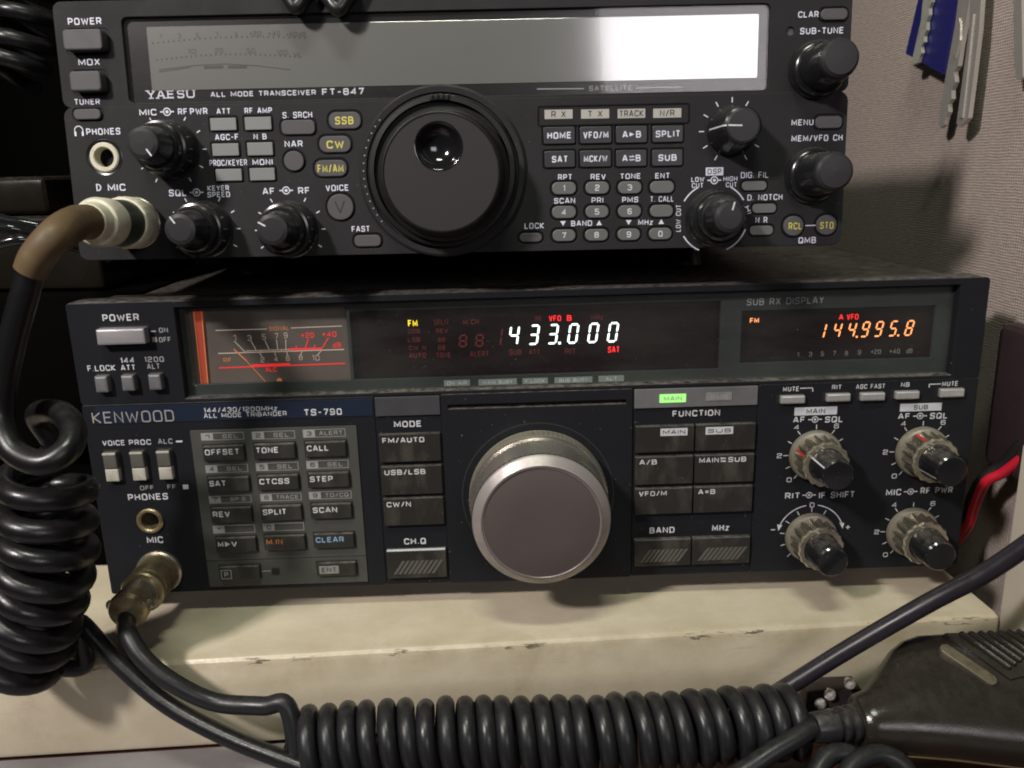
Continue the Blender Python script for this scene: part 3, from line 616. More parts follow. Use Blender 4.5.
for a, b, R in TAGS:
    w, h = R[2] - R[0], R[3] - R[1]
    lw['print_dim'].frame(R, .22, .56); lw['print_dim'].rect((R[0] + .22, R[1] + .22, R[0] + .28 * w, R[3] - .22), .57)
    lw['print_dark'].text(a, (R[0] + .09 * w, R[1] + (.5 if a == '*' else .24) * h, R[0] + .2 * w, R[1] + .78 * h), .62, .02)
    if b:
        x0 = {'SEL': .5, 'ALERT': .38, 'SP.S': .5, 'TRACE': .38, 'TO/CQ': .38}[b]
        lw['print_dim'].text(b, (R[0] + x0 * w, R[1] + .24 * h, R[0] + (.86 if x0 == .5 else .93) * w, R[1] + .76 * h), .57, .015)
lw['print_grey'].strip((-106.88, 17.56), (-103.03, 17.63), .3, .57)
MB().rr((-102.54, 15.99, -99.66, 18.74), .2, .3, .75, .1).build('indicator_lamp', 'black_void', low)

# mode column
plate('mode_frame', rrpts((UM0, B0, UM1, B1), .3), [], -9, -.3, 'lower_panel_black', low, .25)
MB().rr((UM0 + .1, (-47.07, 78.29)[1], UM1 - .1, B1 - .1), .3, -.4, .5, .2).build('cap_bar', 'bar_dark', low)
kt('MODE', (-52.06, 73.77, -41.91, 76.17), 'print_white', .03); kt('CH.Q', (-51.11, 26.50, -42.68, 29.08), 'print_white', .03)
kx0, kx1 = UM0 + .7, UM1 - .5
for t, yy, frac in (('FM/AUTO', ((-47.07, 71.82)[1], (-47.35, 60.43)[1]), .68), ('USB/LSB', ((-47.04, 59.23)[1], (-47.33, 47.40)[1]), .67), ('CW/N', ((-47.01, 46.37)[1], (-47.27, 34.91)[1]), .4)):
    k = MB().rr((kx0, yy[1] + .2, kx1, yy[0] - .3), .35, -.4, 1.5, .35).build('push_key', 'key_black', low)
    w = kx1 - kx0; MB().text(t, (kx0 + .06 * w, yy[0] - 3.6, kx0 + (.06 + frac) * w, yy[0] - 1.55), 1.56, .03).build('lettering', 'print_white', k, 0)
def hatch(k, R, d):
    w, h = R[2] - R[0], R[3] - R[1]
    mb = MB(); n = 9
    for i in range(n):
        x = R[0] + w * (.1 + .64 * i / (n - 1)); y0, y1 = R[1] + .16 * h, R[1] + .62 * h
        pts = [(x, y0), (x + .05 * w, y0), (x + .21 * w, y1), (x + .16 * w, y1)]
        mb.loops([[(u, -d + .02, v) for u, v in pts], [(u, -d - .22, v) for u, v in pts]])
    mb.build('grip_ribs', 'key_hatch', k, 0)
R = (kx0, (-47.70, 13.07)[1], kx1, (-47.05, 24.99)[1]); k = MB().rr(R, .35, -.4, 1.7, .4).build('push_key', 'key_black', low); hatch(k, R, 1.7)
MB().rr((kx0 + .2, R[3] - .55, kx1 - .2, R[3] + .05), .2, .9, 1.75, .15).build('key_edge', 'plate_white', k)

# dial section
DC = (0.75, 44.69); DF = ((0.88, 45.07)[0], (0.88, 45.07)[1])
DC = (DC[0], DC[1] + .5)
sl = (UD0 + 2, (0.27, 79.95)[1], UD1 - 2, (0.31, 82.06)[1])
plate('dial_panel', rrpts((UD0, B0, UD1, B1), .5), [rrpts(sl, .3), circle(DC, 9, 24)], -9, .4, 'lower_panel_black', low, .3)
MB().rect(grow(sl, 1), -4).build('slot_floor', 'black_void', low, 0)
lw['print_dark'].arc(DC, 28.7, 0, 360, .4, .45, 60)
dial = MB().lathe(DC, [(26.1, 1.2), (26.1, 1.6, .012), (26.1, 6.2, .012), (25.8, 6.8), (24.6, 7.0)], 180, 90).build('tuning_dial', 'dial_flange', low)
MB().lathe(DC, [(25.8, 6.7), (25.9, 7.3), (25.4, 8.0), (24.4, 8.0)], 96).build('dial_edge_ring', 'dial_edge', dial)
kn = MB(); prof = [(24.9, 7.6)] + [(24.9, 7.9 + i * 1.3, .036) for i in range(12)] + [(24.7, 23.2)]
L = []
for q, row in enumerate(prof):                       # diamond knurl: flutes shifted half a step from row to row
    r, d = row[0], row[1]; a = row[2] if len(row) > 2 else 0
    L.append([(DC[0] + r * (1 - a * (.5 + .5 * math.cos(76 * t + PI * (q % 2)))) * math.cos(t), -d, DC[1] + r * (1 - a * (.5 + .5 * math.cos(76 * t + PI * (q % 2)))) * math.sin(t)) for t in (2 * PI * i / 608 for i in range(608))])
kn.loops(L, False, False).build('knurled_grip', 'dial_knurl', dial, 20)
MB().lathe(DC, [(24.5, 23.0), (24.5, 23.8), (24.1, 24.3), (21.5, 26.4), (21.2, 26.5), (20.4, 26.5)], 120, cap1=False).build('dial_rim', 'dial_rim', dial, 12)
MB().lathe(DC, [(21.35, 26.45), (21.15, 26.8), (20.75, 26.8), (20.5, 26.3)], 120, cap1=False).build('dial_edge_ring', 'dial_edge', dial)
MB().lathe(DC, [(20.7, 25.9), (20.6, 26.25), (20.2, 26.35), (10, 26.35), (.1, 26.35)], 96).build('dial_face', 'dial_bronze', dial)

# function section
plate('function_frame', rrpts((UF0, B0, UF1, B1), .3), [], -9, -.3, 'lower_panel_black', low, .25)
MB().rr((UF0 + .1, (59.72, 78.22)[1], UF1 - .1, B1 - .1), .3, -.4, .5, .2).build('cap_bar', 'bar_grey', low)
for t, R, m in (('MAIN', (46.32, 80.18, 56.15, 83.44), 'led_green'), ('SUB', (63.56, 80.39, 73.23, 83.54), 'plate_tag')):
    o = MB().rr(R, .2, .4, .75, .08).build('indicator_plate', m, low); w, h = R[2] - R[0], R[3] - R[1]
    MB().text(t, (R[0] + .16 * w, R[1] + .25 * h, R[2] - .16 * w, R[3] - .25 * h), .8, .015).build('lettering', 'print_dim' if t == 'MAIN' else 'print_grey', o, 0)
kt('FUNCTION', (51.38, 74.44, 69.14, 76.85), 'print_white', .03); kt('BAND', (43.55, 27.70, 53.24, 30.21), 'print_white', .03); kt('MHz', (67.77, 27.79, 74.38, 30.43), 'print_white', .03)
um = (59.73, 65.13)[0]
for c, x0, x1 in ((0, UF0 + .5, um - .25), (1, um + .25, UF1 - .5)):
    for i, yy in enumerate((((59.91, 71.80)[1], (60.23, 60.95)[1]), ((59.89, 59.77)[1], (60.23, 48.10)[1]), ((59.88, 47.09)[1], (60.20, 36.01)[1]))):
        R = (x0, yy[1] + .2, x1, yy[0] - .3); w, h = R[2] - R[0], R[3] - R[1]
        k = MB().rr(R, .35, -.4, 1.5, .35).build('push_key', 'key_black', low)
        if i == 0:
            t = ('MAIN', 'SUB')[c]; q = (R[0] + (.42 if c == 0 else .16) * w, R[3] - 3.9, R[0] + (.88 if c == 0 else .62) * w, R[3] - 1.0)
            MB().rect(q, 1.56).build('label_plate', 'plate_white', k, 0); MB().text(t, (q[0] + .9, q[1] + .7, q[2] - .9, q[3] - .7), 1.62, .02).build('lettering', 'print_dark', k, 0)
        else:
            t, f_ = ((('A/B', .3), ('VFO/M', .48)), (('MAIN', .33), ('A=B', .29)))[c][i - 1]
            l = MB().text(t, (R[0] + .07 * w, R[3] - 3.0, R[0] + (.07 + f_) * w, R[3] - 1.0), 1.56, .03)
            if t == 'MAIN':
                l.text('SUB', (R[0] + .56 * w, R[3] - 3.0, R[0] + .86 * w, R[3] - 1.0), 1.56, .03)
                x = R[0] + .43 * w; y = R[3] - 2
                l.flat([(x, y + 1), (x + 1.6, y + .55), (x, y + .1)], 1.56).flat([(x + 1.9, y - .1), (x + 1.9, y - 1), (x + .3, y - .55)], 1.56)
                l.rect((x + .8, y + .3, x + 1.9, y + .8), 1.555).rect((x, y - .8, x + 1.1, y - .3), 1.555)
            l.build('lettering', 'print_white', k, 0)
    R = (x0, (60.04, 14.57)[1], x1, (59.72, 25.81)[1]); k = MB().rr(R, .35, -.4, 1.6, .4).build('push_key', 'key_black', low); hatch(k, R, 1.6)

# right section: five bar buttons and four concentric knobs
plate('control_panel', rrpts((UF1 + .6, B0, 165, B1), .8), [], -9, 0, 'lower_panel_black', low, .3)
for R in ((91.12, 78.53, 100.24, 81.61), (108.21, 78.75, 117.16, 81.83), (120.87, 78.72, 130.03, 81.81), (133.90, 78.88, 142.89, 81.97), (150.48, 79.12, 159.67, 82.39)):
    MB().rr((R[0] - 1.2, R[1] - .5, R[2] + .3, R[3] + .3), .3, -.1, .2, .08).build('button_surround', 'black_void', low)
    MB().rr(R, .5, 0, 1.9, .6).build('bar_button', 'silver_button', low)
kt('MUTE', (92.26, 82.93, 98.24, 84.73)); kt('RIT', (110.52, 83.15, 114.08, 84.88)); kt('AGC FAST', (119.48, 83.02, 130.35, 84.79)); kt('NB', (136.29, 83.30, 139.48, 85.03)); kt('MUTE', (151.66, 83.07, 157.67, 84.92))
lw['print_white'].strip((98.60, 83.97), (103.25, 84.02), .35, .08).strip((103.22, 84.02), (103.46, 82.59), .35, .08).strip((146.80, 83.98), (151.29, 84.03), .35, .08).strip((146.80, 83.98), (147.00, 82.74), .35, .08)
for t, R in (('MAIN', (97.07, 73.44, 113.07, 76.56)), ('SUB', (136.72, 73.71, 152.42, 76.72))):
    lw['plate_white'].rect(R, .06); w, h = R[2] - R[0], R[3] - R[1]; f_ = .28 if t == 'MAIN' else .33
    lw['print_dark'].text(t, (R[0] + f_ * w, R[1] + .2 * h, R[2] - f_ * w, R[3] - .2 * h), .1, .02)
def cicon(mb, c, w, d, r=1.1):
    mb.arc(c, r, 0, 360, .35, d, 18); mb.flat(circle(c, r * .45, 10), d); mb.strip((c[0] - w / 2, c[1]), (c[0] - r, c[1]), .4, d); mb.strip((c[0] + r, c[1]), (c[0] + w / 2, c[1]), .4, d)
for t, R in (('AF', (96.71, 70.67, 101.23, 73.02)), ('SQL', (108.77, 70.35, 115.58, 72.74)), ('AF', (136.29, 70.78, 140.84, 73.01)), ('SQL', (148.41, 70.50, 155.06, 72.86)),
             ('RIT', (95.44, 40.18, 101.23, 42.65)), ('IF SHIFT', (108.55, 39.91, 122.30, 42.46)), ('MIC', (134.44, 40.16, 140.26, 42.76)), ('RF PWR', (147.76, 40.44, 160.21, 43.00))): kt(t, R, 'print_white', .025)
for c in ((105.00, 71.72), (144.63, 71.80), (104.70, 41.44), (143.93, 41.50)): cicon(lw['print_white'], c, 5.2, .08)
KN = [((105.77, 57.21), (105.75, 58.48), [('0', -133), ('2', 180), ('4', 124), ('6', 56)]), ((145.85, 57.46), (146.52, 58.39), [('0', -133), ('2', 180), ('4', 124), ('6', 56)]),
      ((105.59, 24.56), (106.81, 24.07), []), ((145.15, 24.59), (146.21, 25.78), [('0', -133), ('2', 180), ('4', 124), ('6', 56)])]
PT = [(((95.57, 62.69), (99.86, 59.05)), (157, 150)), (((136.37, 64.79), (141.09, 61.92)), (118, 205)), (None, (235, 215)), (None, (222, 318))]
for i, (c0, ct, nums) in enumerate(KN):
    c = (c0[0] * .55 + ct[0] * .45, c0[1] * .55 + ct[1] * .45)
    rt = 11.0
    for a in (90, 54, 30, 0, 126, 152, 180, 206, 232) if nums else (90, 62, 118, 146, 172, 198, 225):
        a = math.radians(a); lw['print_white'].strip((c[0] + (rt - .9) * math.cos(a), c[1] + (rt - .9) * math.sin(a)), (c[0] + (rt + .9) * math.cos(a), c[1] + (rt + .9) * math.sin(a)), .32, .08)
    for t, a in nums:
        a = math.radians(a); x, y = c[0] + 13.4 * math.cos(a), c[1] + 13.4 * math.sin(a); lw['print_white'].text(t, (x - .95, y - .95, x + .95, y + .95), .08, .01)
    if not nums:
        lw['print_white'].arc(c, 13.0, 22, 80, .4, .08); lw['print_white'].arc(c, 13.0, 100, 158, .4, .08)
        lw['print_white'].text('0', (c[0] - .9, c[1] + 12, c[0] + .9, c[1] + 14), .08, .01)
        for sg_ in (-1, 1):
            x, y = c[0] + sg_ * 12.1, c[1] + 4.6; lw['print_white'].flat([(x - 1, y + .8), (x + sg_ * .4, y - 2.0), (x + 1, y + .4)][::sg_], .08)
            lw['print_white'].strip((c[0] + sg_ * 14.6 - .8, c[1] + 3.2), (c[0] + sg_ * 14.6 + .8, c[1] + 3.2), .4, .08)
        lw['print_white'].strip((c[0] + 14.6, c[1] + 2.4), (c[0] + 14.6, c[1] + 4.0), .4, .085)
    k = MB().lathe(c, [(9.9, .5), (9.9, 2.2), (9.5, 3.0), (8.0, 3.5)], 96).build('rotary_knob', 'knob_dirty', low, 30)
    MB().lathe(c, [(9.0, 3.0, .14), (8.95, 3.4, .14), (8.6, 10.6, .14), (8.5, 11.0, .05), (7.0, 11.1)], 96, 16).build('fluted_grip', 'knob_fluted', k, 40)
    MB().lathe(c, [(8.7, 10.6, .05), (8.75, 11.3, .05), (8.3, 12.0, .05), (6.6, 12.0)], 96, 16, cap1=False).build('knob_ring', 'knob_ring', k)
    cap = MB().lathe(c, [(6.6, 11), (6.5, 11.2, .02), (5.9, 20.5, .02), (5.7, 22.0), (5.2, 22.6), (.1, 22.7)], 72, 18).build('knob_cap', 'knob_gloss', k, 30)
    red, wh = PT[i]
    if red:
        a = math.radians(wh[0]); a1 = a
        ca, sa = math.cos(a1), math.sin(a1); pts = []
        for r, d in ((9.0, 3.5), (8.75, 11.0)):
            for s_ in (-.4, .4): pts.append((c[0] + r * ca - s_ * sa, -d, c[1] + r * sa + s_ * ca))
        MB().add(pts, [(0, 1, 3, 2)]).build('pointer_line', 'red_paint', k, 0)
    a = math.radians(wh[1]); ca, sa = math.cos(a), math.sin(a); pts = []
    for r, d in ((6.62, 11.9), (6.0, 20.7), (5.78, 22.1)):
        for s_ in (-.28, .28): pts.append((c[0] + r * ca - s_ * sa, -d, c[1] + r * sa + s_ * ca))
    MB().add(pts, [(0, 1, 3, 2), (2, 3, 5, 4)]).build('pointer_line', 'print_white', cap, 0)
for ink, mb in lw.items():
    if mb.v: tag(mb.build('panel_lettering', ink, low, 0), kind='stuff')

# ------------------------------------------------------------------ the upper transceiver
M('upper_panel_grey', (0.0215, 0.021, 0.022), rough=0.55, spec=0.12, bump=0.5, bscale=3800, var=0.08, vscale=60, dust=0.25)
M('upper_case', (0.02, 0.019, 0.019), rough=0.55, spec=0.2, bump=0.4, bscale=2200, dust=0.6)
M('upper_button', (0.078, 0.075, 0.077), rough=0.45, spec=0.2, bump=0.1, var=0.06)
M('upper_key_light', (0.16, 0.165, 0.16), rough=0.45, var=0.06)
M('upper_key_dark', (0.016, 0.0165, 0.017), rough=0.4)
M('upper_pad', (0.1, 0.1, 0.098), rough=0.45)
M('upper_void', (0.003, 0.003, 0.003), rough=0.5, spec=0.15)
M('upper_frame', (0.009, 0.009, 0.009), rough=0.25)
M('upper_print', (0.6, 0.61, 0.7), rough=0.6)
M('legend_plate', (0.36, 0.345, 0.31), rough=0.5)
M('lcd_pale', (0.155, 0.158, 0.145), rough=0.3, coat=1.0)
MATS['lcd_pale'].node_tree.nodes['Principled BSDF'].inputs['Coat Roughness'].default_value = 0.1
MATS['lcd_pale'].node_tree.nodes['Principled BSDF'].inputs['Coat IOR'].default_value = 2.6
M('lcd_mark', (0.025, 0.025, 0.025), rough=0.5)
M('knob_upper', (0.012, 0.012, 0.013), rough=0.19, dust=0.2)
M('knob_tip', (0.024, 0.0235, 0.025), rough=0.4, spec=0.2)
M('dial_black', (0.013, 0.0125, 0.0125), rough=0.42, spec=0.2, bump=0.2, bscale=4000)
M('dial_face_black', (0.026, 0.0245, 0.0245), rough=0.5, spec=0.2, bump=0.3, bscale=5000)
M('dimple_gloss', (0.008, 0.008, 0.009), rough=0.12, coat=0.4)
M('cream_plastic', (0.55, 0.52, 0.4), rough=0.4, var=0.12, vscale=120, wear=0.25)
M('plug_green', (0.05, 0.06, 0.042), rough=0.35, metal=0.3, var=0.2, vscale=100)
M('boot_tan', (0.1, 0.068, 0.035), rough=0.5, spec=0.3, var=0.25, vscale=90)
glass_mat('lcd_glass', (0.97, 0.97, 0.97), 0.02, 1.45, 0.05, 0.03)

upr = empty('transceiver', (-24.68, -7.85, 138.26), (-0.07269, 0.00505, -0.02078))
tag(upr, 'dark grey all mode transceiver with wide pale LCD, stacked on top of the tribander radio', 'transceiver')
yw = {k: MB() for k in ('upper_print', 'print_dark', 'legend_plate', 'print_yellow')}
def yt(t, R, ink='upper_print', bold=0.015, d=.08): yw[ink].text(t, R, d, bold)
boxmb(-128.5, 128.5, 9, 196, 1.2, 81.8, 2.5).build('cabinet', 'upper_case', upr)
for u in (-98, 92):
    L = []
    for r, z in ((7.5, -9.8), (8, -9.2), (6.5, 2)): L.append([(u + r * math.cos(a), 78 + r * math.sin(a), z) for a in (2 * PI * i / 20 for i in range(20))])
    MB().loops(L).build('foot', 'rubber_black', upr)
DY = (-4.94, 26.76)
WINY = ((-108.40, 50.18, 104.12, 77.07)[0], 50.8, (-108.40, 50.18, 103.79, 77.07)[2], 78.1)
vs_ = (-5.11, 49.96)[1]                                     # step between the display half and the key half
holes = []
BTN = []                                                  # name, rect, corner, depth, material, well growth
def yb(R, r, d, mat='upper_button', bev=.3, well=.8, name='push_button'):
    BTN.append((R, r, d, mat, bev, well, name)); holes.append(rrpts(grow(R, well + .1), r + well * .8))
yb((-125.98, 67.30, -113.38, 73.70), 1.2, 3.6, bev=.5, well=1.1, name='power_button'); yb((-125.21, 54.62, -115.11, 60.82), 1.2, 3.6, bev=.5, well=1.1)
yb((-126.51, 46.05, -117.56, 49.39), 1.5, .9)
for R in ((-81.63, 41.64, -72.99, 45.63), (-70.14, 41.57, -61.34, 45.72), (-81.67, 33.42, -72.81, 37.45), (-69.95, 33.34, -61.44, 37.54), (-81.19, 25.27, -72.46, 29.18), (-69.75, 25.20, -61.36, 29.27)): yb(R, .3, .6, 'upper_key_light', .2, .75)
yb((-58.10, 39.85, -46.96, 44.49), 1.6, .6)
for R in ((-42.19, 41.31, -31.56, 46.73), (-45.83, 33.81, -35.31, 39.13), (-47.82, 26.04, -37.08, 31.41)): yb(R, 2.4, .5)
yb((-58.01, 28.08, -51.31, 34.56), 3.3, .7); yb((-44.36, 11.63, -35.56, 20.23), 4.2, .7); yb((-35.86, 2.57, -26.83, 6.43), 1.6, .6)
keys2 = [('HOME', (29.03, 35.02, 39.54, 40.48)), ('VFO/M', (41.21, 34.93, 51.72, 40.39)), ('A>B', (53.22, 34.84, 63.56, 40.31)), ('SPLIT', (65.39, 34.82, 75.56, 40.22)),
         ('SAT', (29.26, 27.39, 39.49, 32.75)), ('MCK/W', (41.16, 27.31, 51.56, 32.67)), ('AxB', (53.23, 27.22, 63.45, 32.58)), ('SUB', (65.30, 27.14, 75.52, 32.50))]
for t, R in keys2: yb(R, .6, .5, 'upper_key_dark', .2, .65, 'memory_key')
pad2 = []
for r, (yy, ch) in enumerate(((188.3, '123 '), (212.2, '456.'), (235, '7890'))):
    pass
pad2 = [('1', (31.66, 18.51, 39.75, 22.61)), ('2', (42.95, 18.44, 50.88, 22.51)), ('3', (53.91, 18.31, 61.83, 22.39)), (' ', (64.70, 18.22, 72.79, 22.26)),
        ('4', (31.56, 10.62, 39.70, 14.71)), ('5', (42.92, 10.56, 50.71, 14.61)), ('6', (53.93, 10.46, 61.72, 14.51)), ('.', (64.77, 10.37, 72.57, 14.42)),
        ('7', (31.64, 2.93, 39.47, 6.89)), ('8', (42.71, 2.87, 50.54, 6.82)), ('9', (53.78, 2.84, 61.44, 6.76)), ('0', (64.50, 2.85, 72.16, 6.78))]
for t, R in pad2: yb(R, 1.9, .6, 'upper_pad', .25, .8, 'number_key')
yb((20.39, 2.93, 28.06, 5.95), 1.6, .5)
for R in ((95.74, 18.50, 104.00, 21.56), (99.51, 10.98, 107.48, 14.07), (98.72, 3.65, 106.72, 6.77)): yb(R, 1.4, .5, 'upper_pad', .2, .75)
yb((110.15, 3.10, 116.94, 9.78), 3.2, .8); yb((121.35, 3.20, 128.14, 9.88), 3.2, .8)
yb((119.56, 38.15, 128.38, 42.15), 1.6, .6); yb((119.82, 72.17, 128.45, 75.69), 1.6, .6)
jy = (-118.13, 33.82)
upper_holes = [h for h in holes if min(q[1] for q in h) > vs_ + .2]; lower_holes = [h for h in holes if h not in upper_holes]
st = (110.29, 69.20)
plate('display_surround', rrpts((-130, vs_ + .15, 130, 82.9), 2.5), [rrpts(WINY, 2)] + upper_holes + [circle(st, 1.5, 20)], -8, 0, 'upper_panel_grey', upr, .18)
MB().rr((st[0] - 1.6, st[1] - 1.6, st[0] + 1.6, st[1] + 1.6), 1.5, -3, -.9, .2).build('indicator_lamp', 'upper_button', upr)
plate('front_panel', rrpts((-130, 0, 130, vs_ - .1), 3), lower_holes + [circle(jy, 6.2, 32)], -8, .35, 'upper_panel_grey', upr, .18)
MB().rect((-127, 3, 127, 80), -3.4).build('inner_board', 'upper_void', upr, 0)
obj_of = []
for R, r, d, mat, bev, well, name in BTN: 
    top_ = .0 if R[1] > vs_ + .2 else .35
    plate('button_surround', rrpts(grow(R, well + .1), r + well * .9), [rrpts(grow(R, .12), r + .1)], -1.6, top_ - .25, 'upper_void', upr, .05)
    obj_of.append(MB().rr(R, r, -3.3, d + .35, bev, 5).build(name, mat, upr))
def on_btn(R0): return min(zip(BTN, obj_of), key=lambda q: abs(q[0][0][0] - R0[0]) + abs(q[0][0][1] - R0[1]))[1]
for t, R in keys2:
    w, h = R[2] - R[0], R[3] - R[1]; l = MB(); f_ = {'HOME': .12, 'VFO/M': .1, 'SPLIT': .1, 'SAT': .24, 'MCK/W': .12, 'SUB': .2}.get(t, .2); y0, y1 = R[1] + .3 * h, R[3] - .3 * h; d = .93
    if t in ('A>B', 'AxB'):
        l.text('A', (R[0] + .2 * w, y0, R[0] + .38 * w, y1), d, .03).text('B', (R[0] + .64 * w, y0, R[0] + .8 * w, y1), d, .03)
        x, y = R[0] + .43 * w, (y0 + y1) / 2
        if t == 'A>B': l.flat([(x, y - .7), (x + .15 * w, y), (x, y + .7)], d)
        else: l.strip((x, y + .5), (x + .17 * w, y + .5), .35, d).strip((x, y - .5), (x + .17 * w, y - .5), .35, d).flat([(x + .1 * w, y + .5), (x + .17 * w, y + .5), (x + .1 * w, y + 1.0)], d).flat([(x + .07 * w, y - .5), (x, y - .5), (x + .07 * w, y - 1.0)], d)
    else: l.text(t, (R[0] + f_ * w, y0, R[2] - f_ * w, y1), d, .03)
    l.build('lettering', 'upper_print', on_btn(R), 0)
for t, R in pad2:
    if t == ' ': continue
    cx, cy = (R[0] + R[2]) / 2, (R[1] + R[3]) / 2; q = .75 if t != '.' else .3
    MB().text(t, (cx - q * (.45 if t == '1' else 1), cy - q * 1.35, cx + q * (.45 if t == '1' else 1), cy + q * 1.35), 1.03, .03).build('lettering', 'plate_white', on_btn(R), 0)
for t, R in (('SSB', (-40.12, 42.70, -33.98, 45.25)), ('CW', (-43.41, 35.06, -37.57, 37.64)), ('FM/AM', (-46.90, 27.32, -38.18, 29.92)), ('RCL', (111.72, 5.26, 116.30, 7.60)), ('STO', (122.40, 5.27, 126.98, 7.61))):
    big = len(t) == 3 and t != 'SSB'
    B_ = min(zip(BTN, obj_of), key=lambda q: abs((q[0][0][0] + q[0][0][2]) / 2 - (R[0] + R[2]) / 2) + abs((q[0][0][1] + q[0][0][3]) / 2 - (R[1] + R[3]) / 2))[1]
    MB().text(t, R, 1.25 if big else .93, .03).build('lettering', 'print_yellow', B_, 0)
vR = min(zip(BTN, obj_of), key=lambda q: abs(q[0][0][0] - (-44.51, 16.04)[0]) + abs(q[0][0][1] - (-44.77, 11.72)[1]))[1]
cv = (-40.10, 15.95); MB().strip((cv[0] - 1.6, cv[1] + 2), (cv[0], cv[1] - 2), .35, 1.09).strip((cv[0] + 1.6, cv[1] + 2), (cv[0], cv[1] - 2), .35, 1.1).build('lettering', 'upper_key_dark', vR, 0)

# display window
plate('window_frame', rrpts(grow(WINY, -.1), 1.9), [], -3.2, -2.0, 'upper_frame', upr, .1)
LCD = (-100.95, 55.14, 100.40, 73.63); LCD = (LCD[0], 55.1, LCD[2], (-1.07, 75.15)[1])
lcd = MB().rr(LCD, .6, -2.1, -1.75, .1).build('lcd_panel', 'lcd_pale', upr, 0)
lm = MB(); ld = -1.7
for t, R in (('1', (-96.96, 71.31, -96.14, 72.86)), ('3', (-90.70, 71.34, -89.72, 72.89)), ('5', (-84.77, 71.37, -83.78, 72.92)), ('7', (-78.34, 71.40, -77.36, 72.95)), ('9', (-72.08, 71.43, -71.10, 72.98)), ('+20', (-67.29, 71.61, -63.34, 73.16)), ('+40', (-61.04, 71.48, -57.10, 73.03)), ('+60dB', (-55.15, 71.02, -48.57, 72.57)),
             ('10', (-87.85, 66.43, -85.21, 67.99)), ('20', (-78.92, 66.56, -76.28, 68.12)), ('50', (-68.36, 66.34, -65.72, 67.90)), ('100', (-58.51, 65.50, -54.88, 67.07)), ('W', (-53.27, 64.78, -50.96, 66.35))): lm.text(t, R, ld, 0.0)
for x in range(30):
    t = x / 29; c = ((-99.15, 70.02)[0] * (1 - t) + (-48.97, 70.65)[0] * t, (-99.15, 70.02)[1] * (1 - t) + (-48.97, 70.65)[1] * t + .9 * math.sin(PI * t) * 1.2); lm.rect((c[0] - .22, c[1] - .3, c[0] + .22, c[1] + .3), ld)
    c = ((-98.34, 64.78)[0] * (1 - t) + (-51.01, 64.76)[0] * t, (-98.34, 64.78)[1] * (1 - t) + (-51.01, 64.76)[1] * t + 1.3 * math.sin(PI * t)); lm.rect((c[0] - .22, c[1] - .3, c[0] + .22, c[1] + .3), ld)
pl = [(-97.98, 61.63), (-85.94, 62.80), (-75.97, 63.07), (-65.10, 62.28), (-54.27, 60.74)]
for a, b in zip(pl, pl[1:]): lm.strip(a, b, .3, ld)
lm.strip((-98.05, 61.00), (-87.65, 62.21), .3, ld); lm.strip((-83.01, 62.11), (-76.55, 62.14), .9, ld); lm.strip((-75.06, 62.11), (-68.77, 61.98), .9, ld)
lm.build('meter_scale', 'lcd_mark', lcd, 0)
wf = [o for o in COL.objects if o.name == 'window_frame'][0]
lt = MB()
# slab-serif maker's name
x0 = (-103.15, 54.01)[0]; x1 = (-86.65, 53.83)[0]; yb0, yb1 = (-95.27, 52.60)[1], (-95.02, 55.27)[1]; cw = (x1 - x0) / 5
for i, ch in enumerate('YAESU'):
    a, b = x0 + i * cw + .12, x0 + (i + 1) * cw - .12; lt.text(ch, (a + (.35 if ch in 'ES' else .15), yb0, b - (.3 if ch in 'ES' else .15), yb1), -1.9, .02)
    s_ = .32
    if ch == 'Y': lt.rect((a - .25, yb1 - s_, a + 1.1, yb1), -1.88).rect((b - 1.1, yb1 - s_, b + .2, yb1), -1.88).rect(((a + b) / 2 - .8, yb0, (a + b) / 2 + .8, yb0 + s_), -1.88)
    if ch == 'A': lt.rect((a - .3, yb0, a + 1.0, yb0 + s_), -1.88).rect((b - 1.0, yb0, b + .2, yb0 + s_), -1.88)
    if ch == 'E': lt.rect((a - .1, yb1 - s_, a + .9, yb1), -1.88).rect((a - .1, yb0, a + .9, yb0 + s_), -1.88)
    if ch == 'U': lt.rect((a - .25, yb1 - s_, a + 1.1, yb1), -1.88).rect((b - 1.0, yb1 - s_, b + .3, yb1), -1.88)
lt.text('ALL MODE TRANSCEIVER', (-81.64, 52.73, -46.50, 54.38), -1.9, .03).text('FT-847', (-44.46, 52.50, -30.47, 54.67), -1.9, .03)
lt.build('lettering', 'upper_print', wf, 0)
MB().text('SATELLITE', (44.49, 52.11, 58.81, 53.70), -1.9, .01).strip((27.17, 53.09), (42.83, 52.89), .35, -1.9).strip((60.15, 52.83), (75.46, 52.73), .35, -1.9).build('lettering', 'print_grey', wf, 0)
plate('window_pane', rrpts(grow(WINY, -.12), 1.8), [], -1.0, -.3, 'lcd_glass', upr, .08)

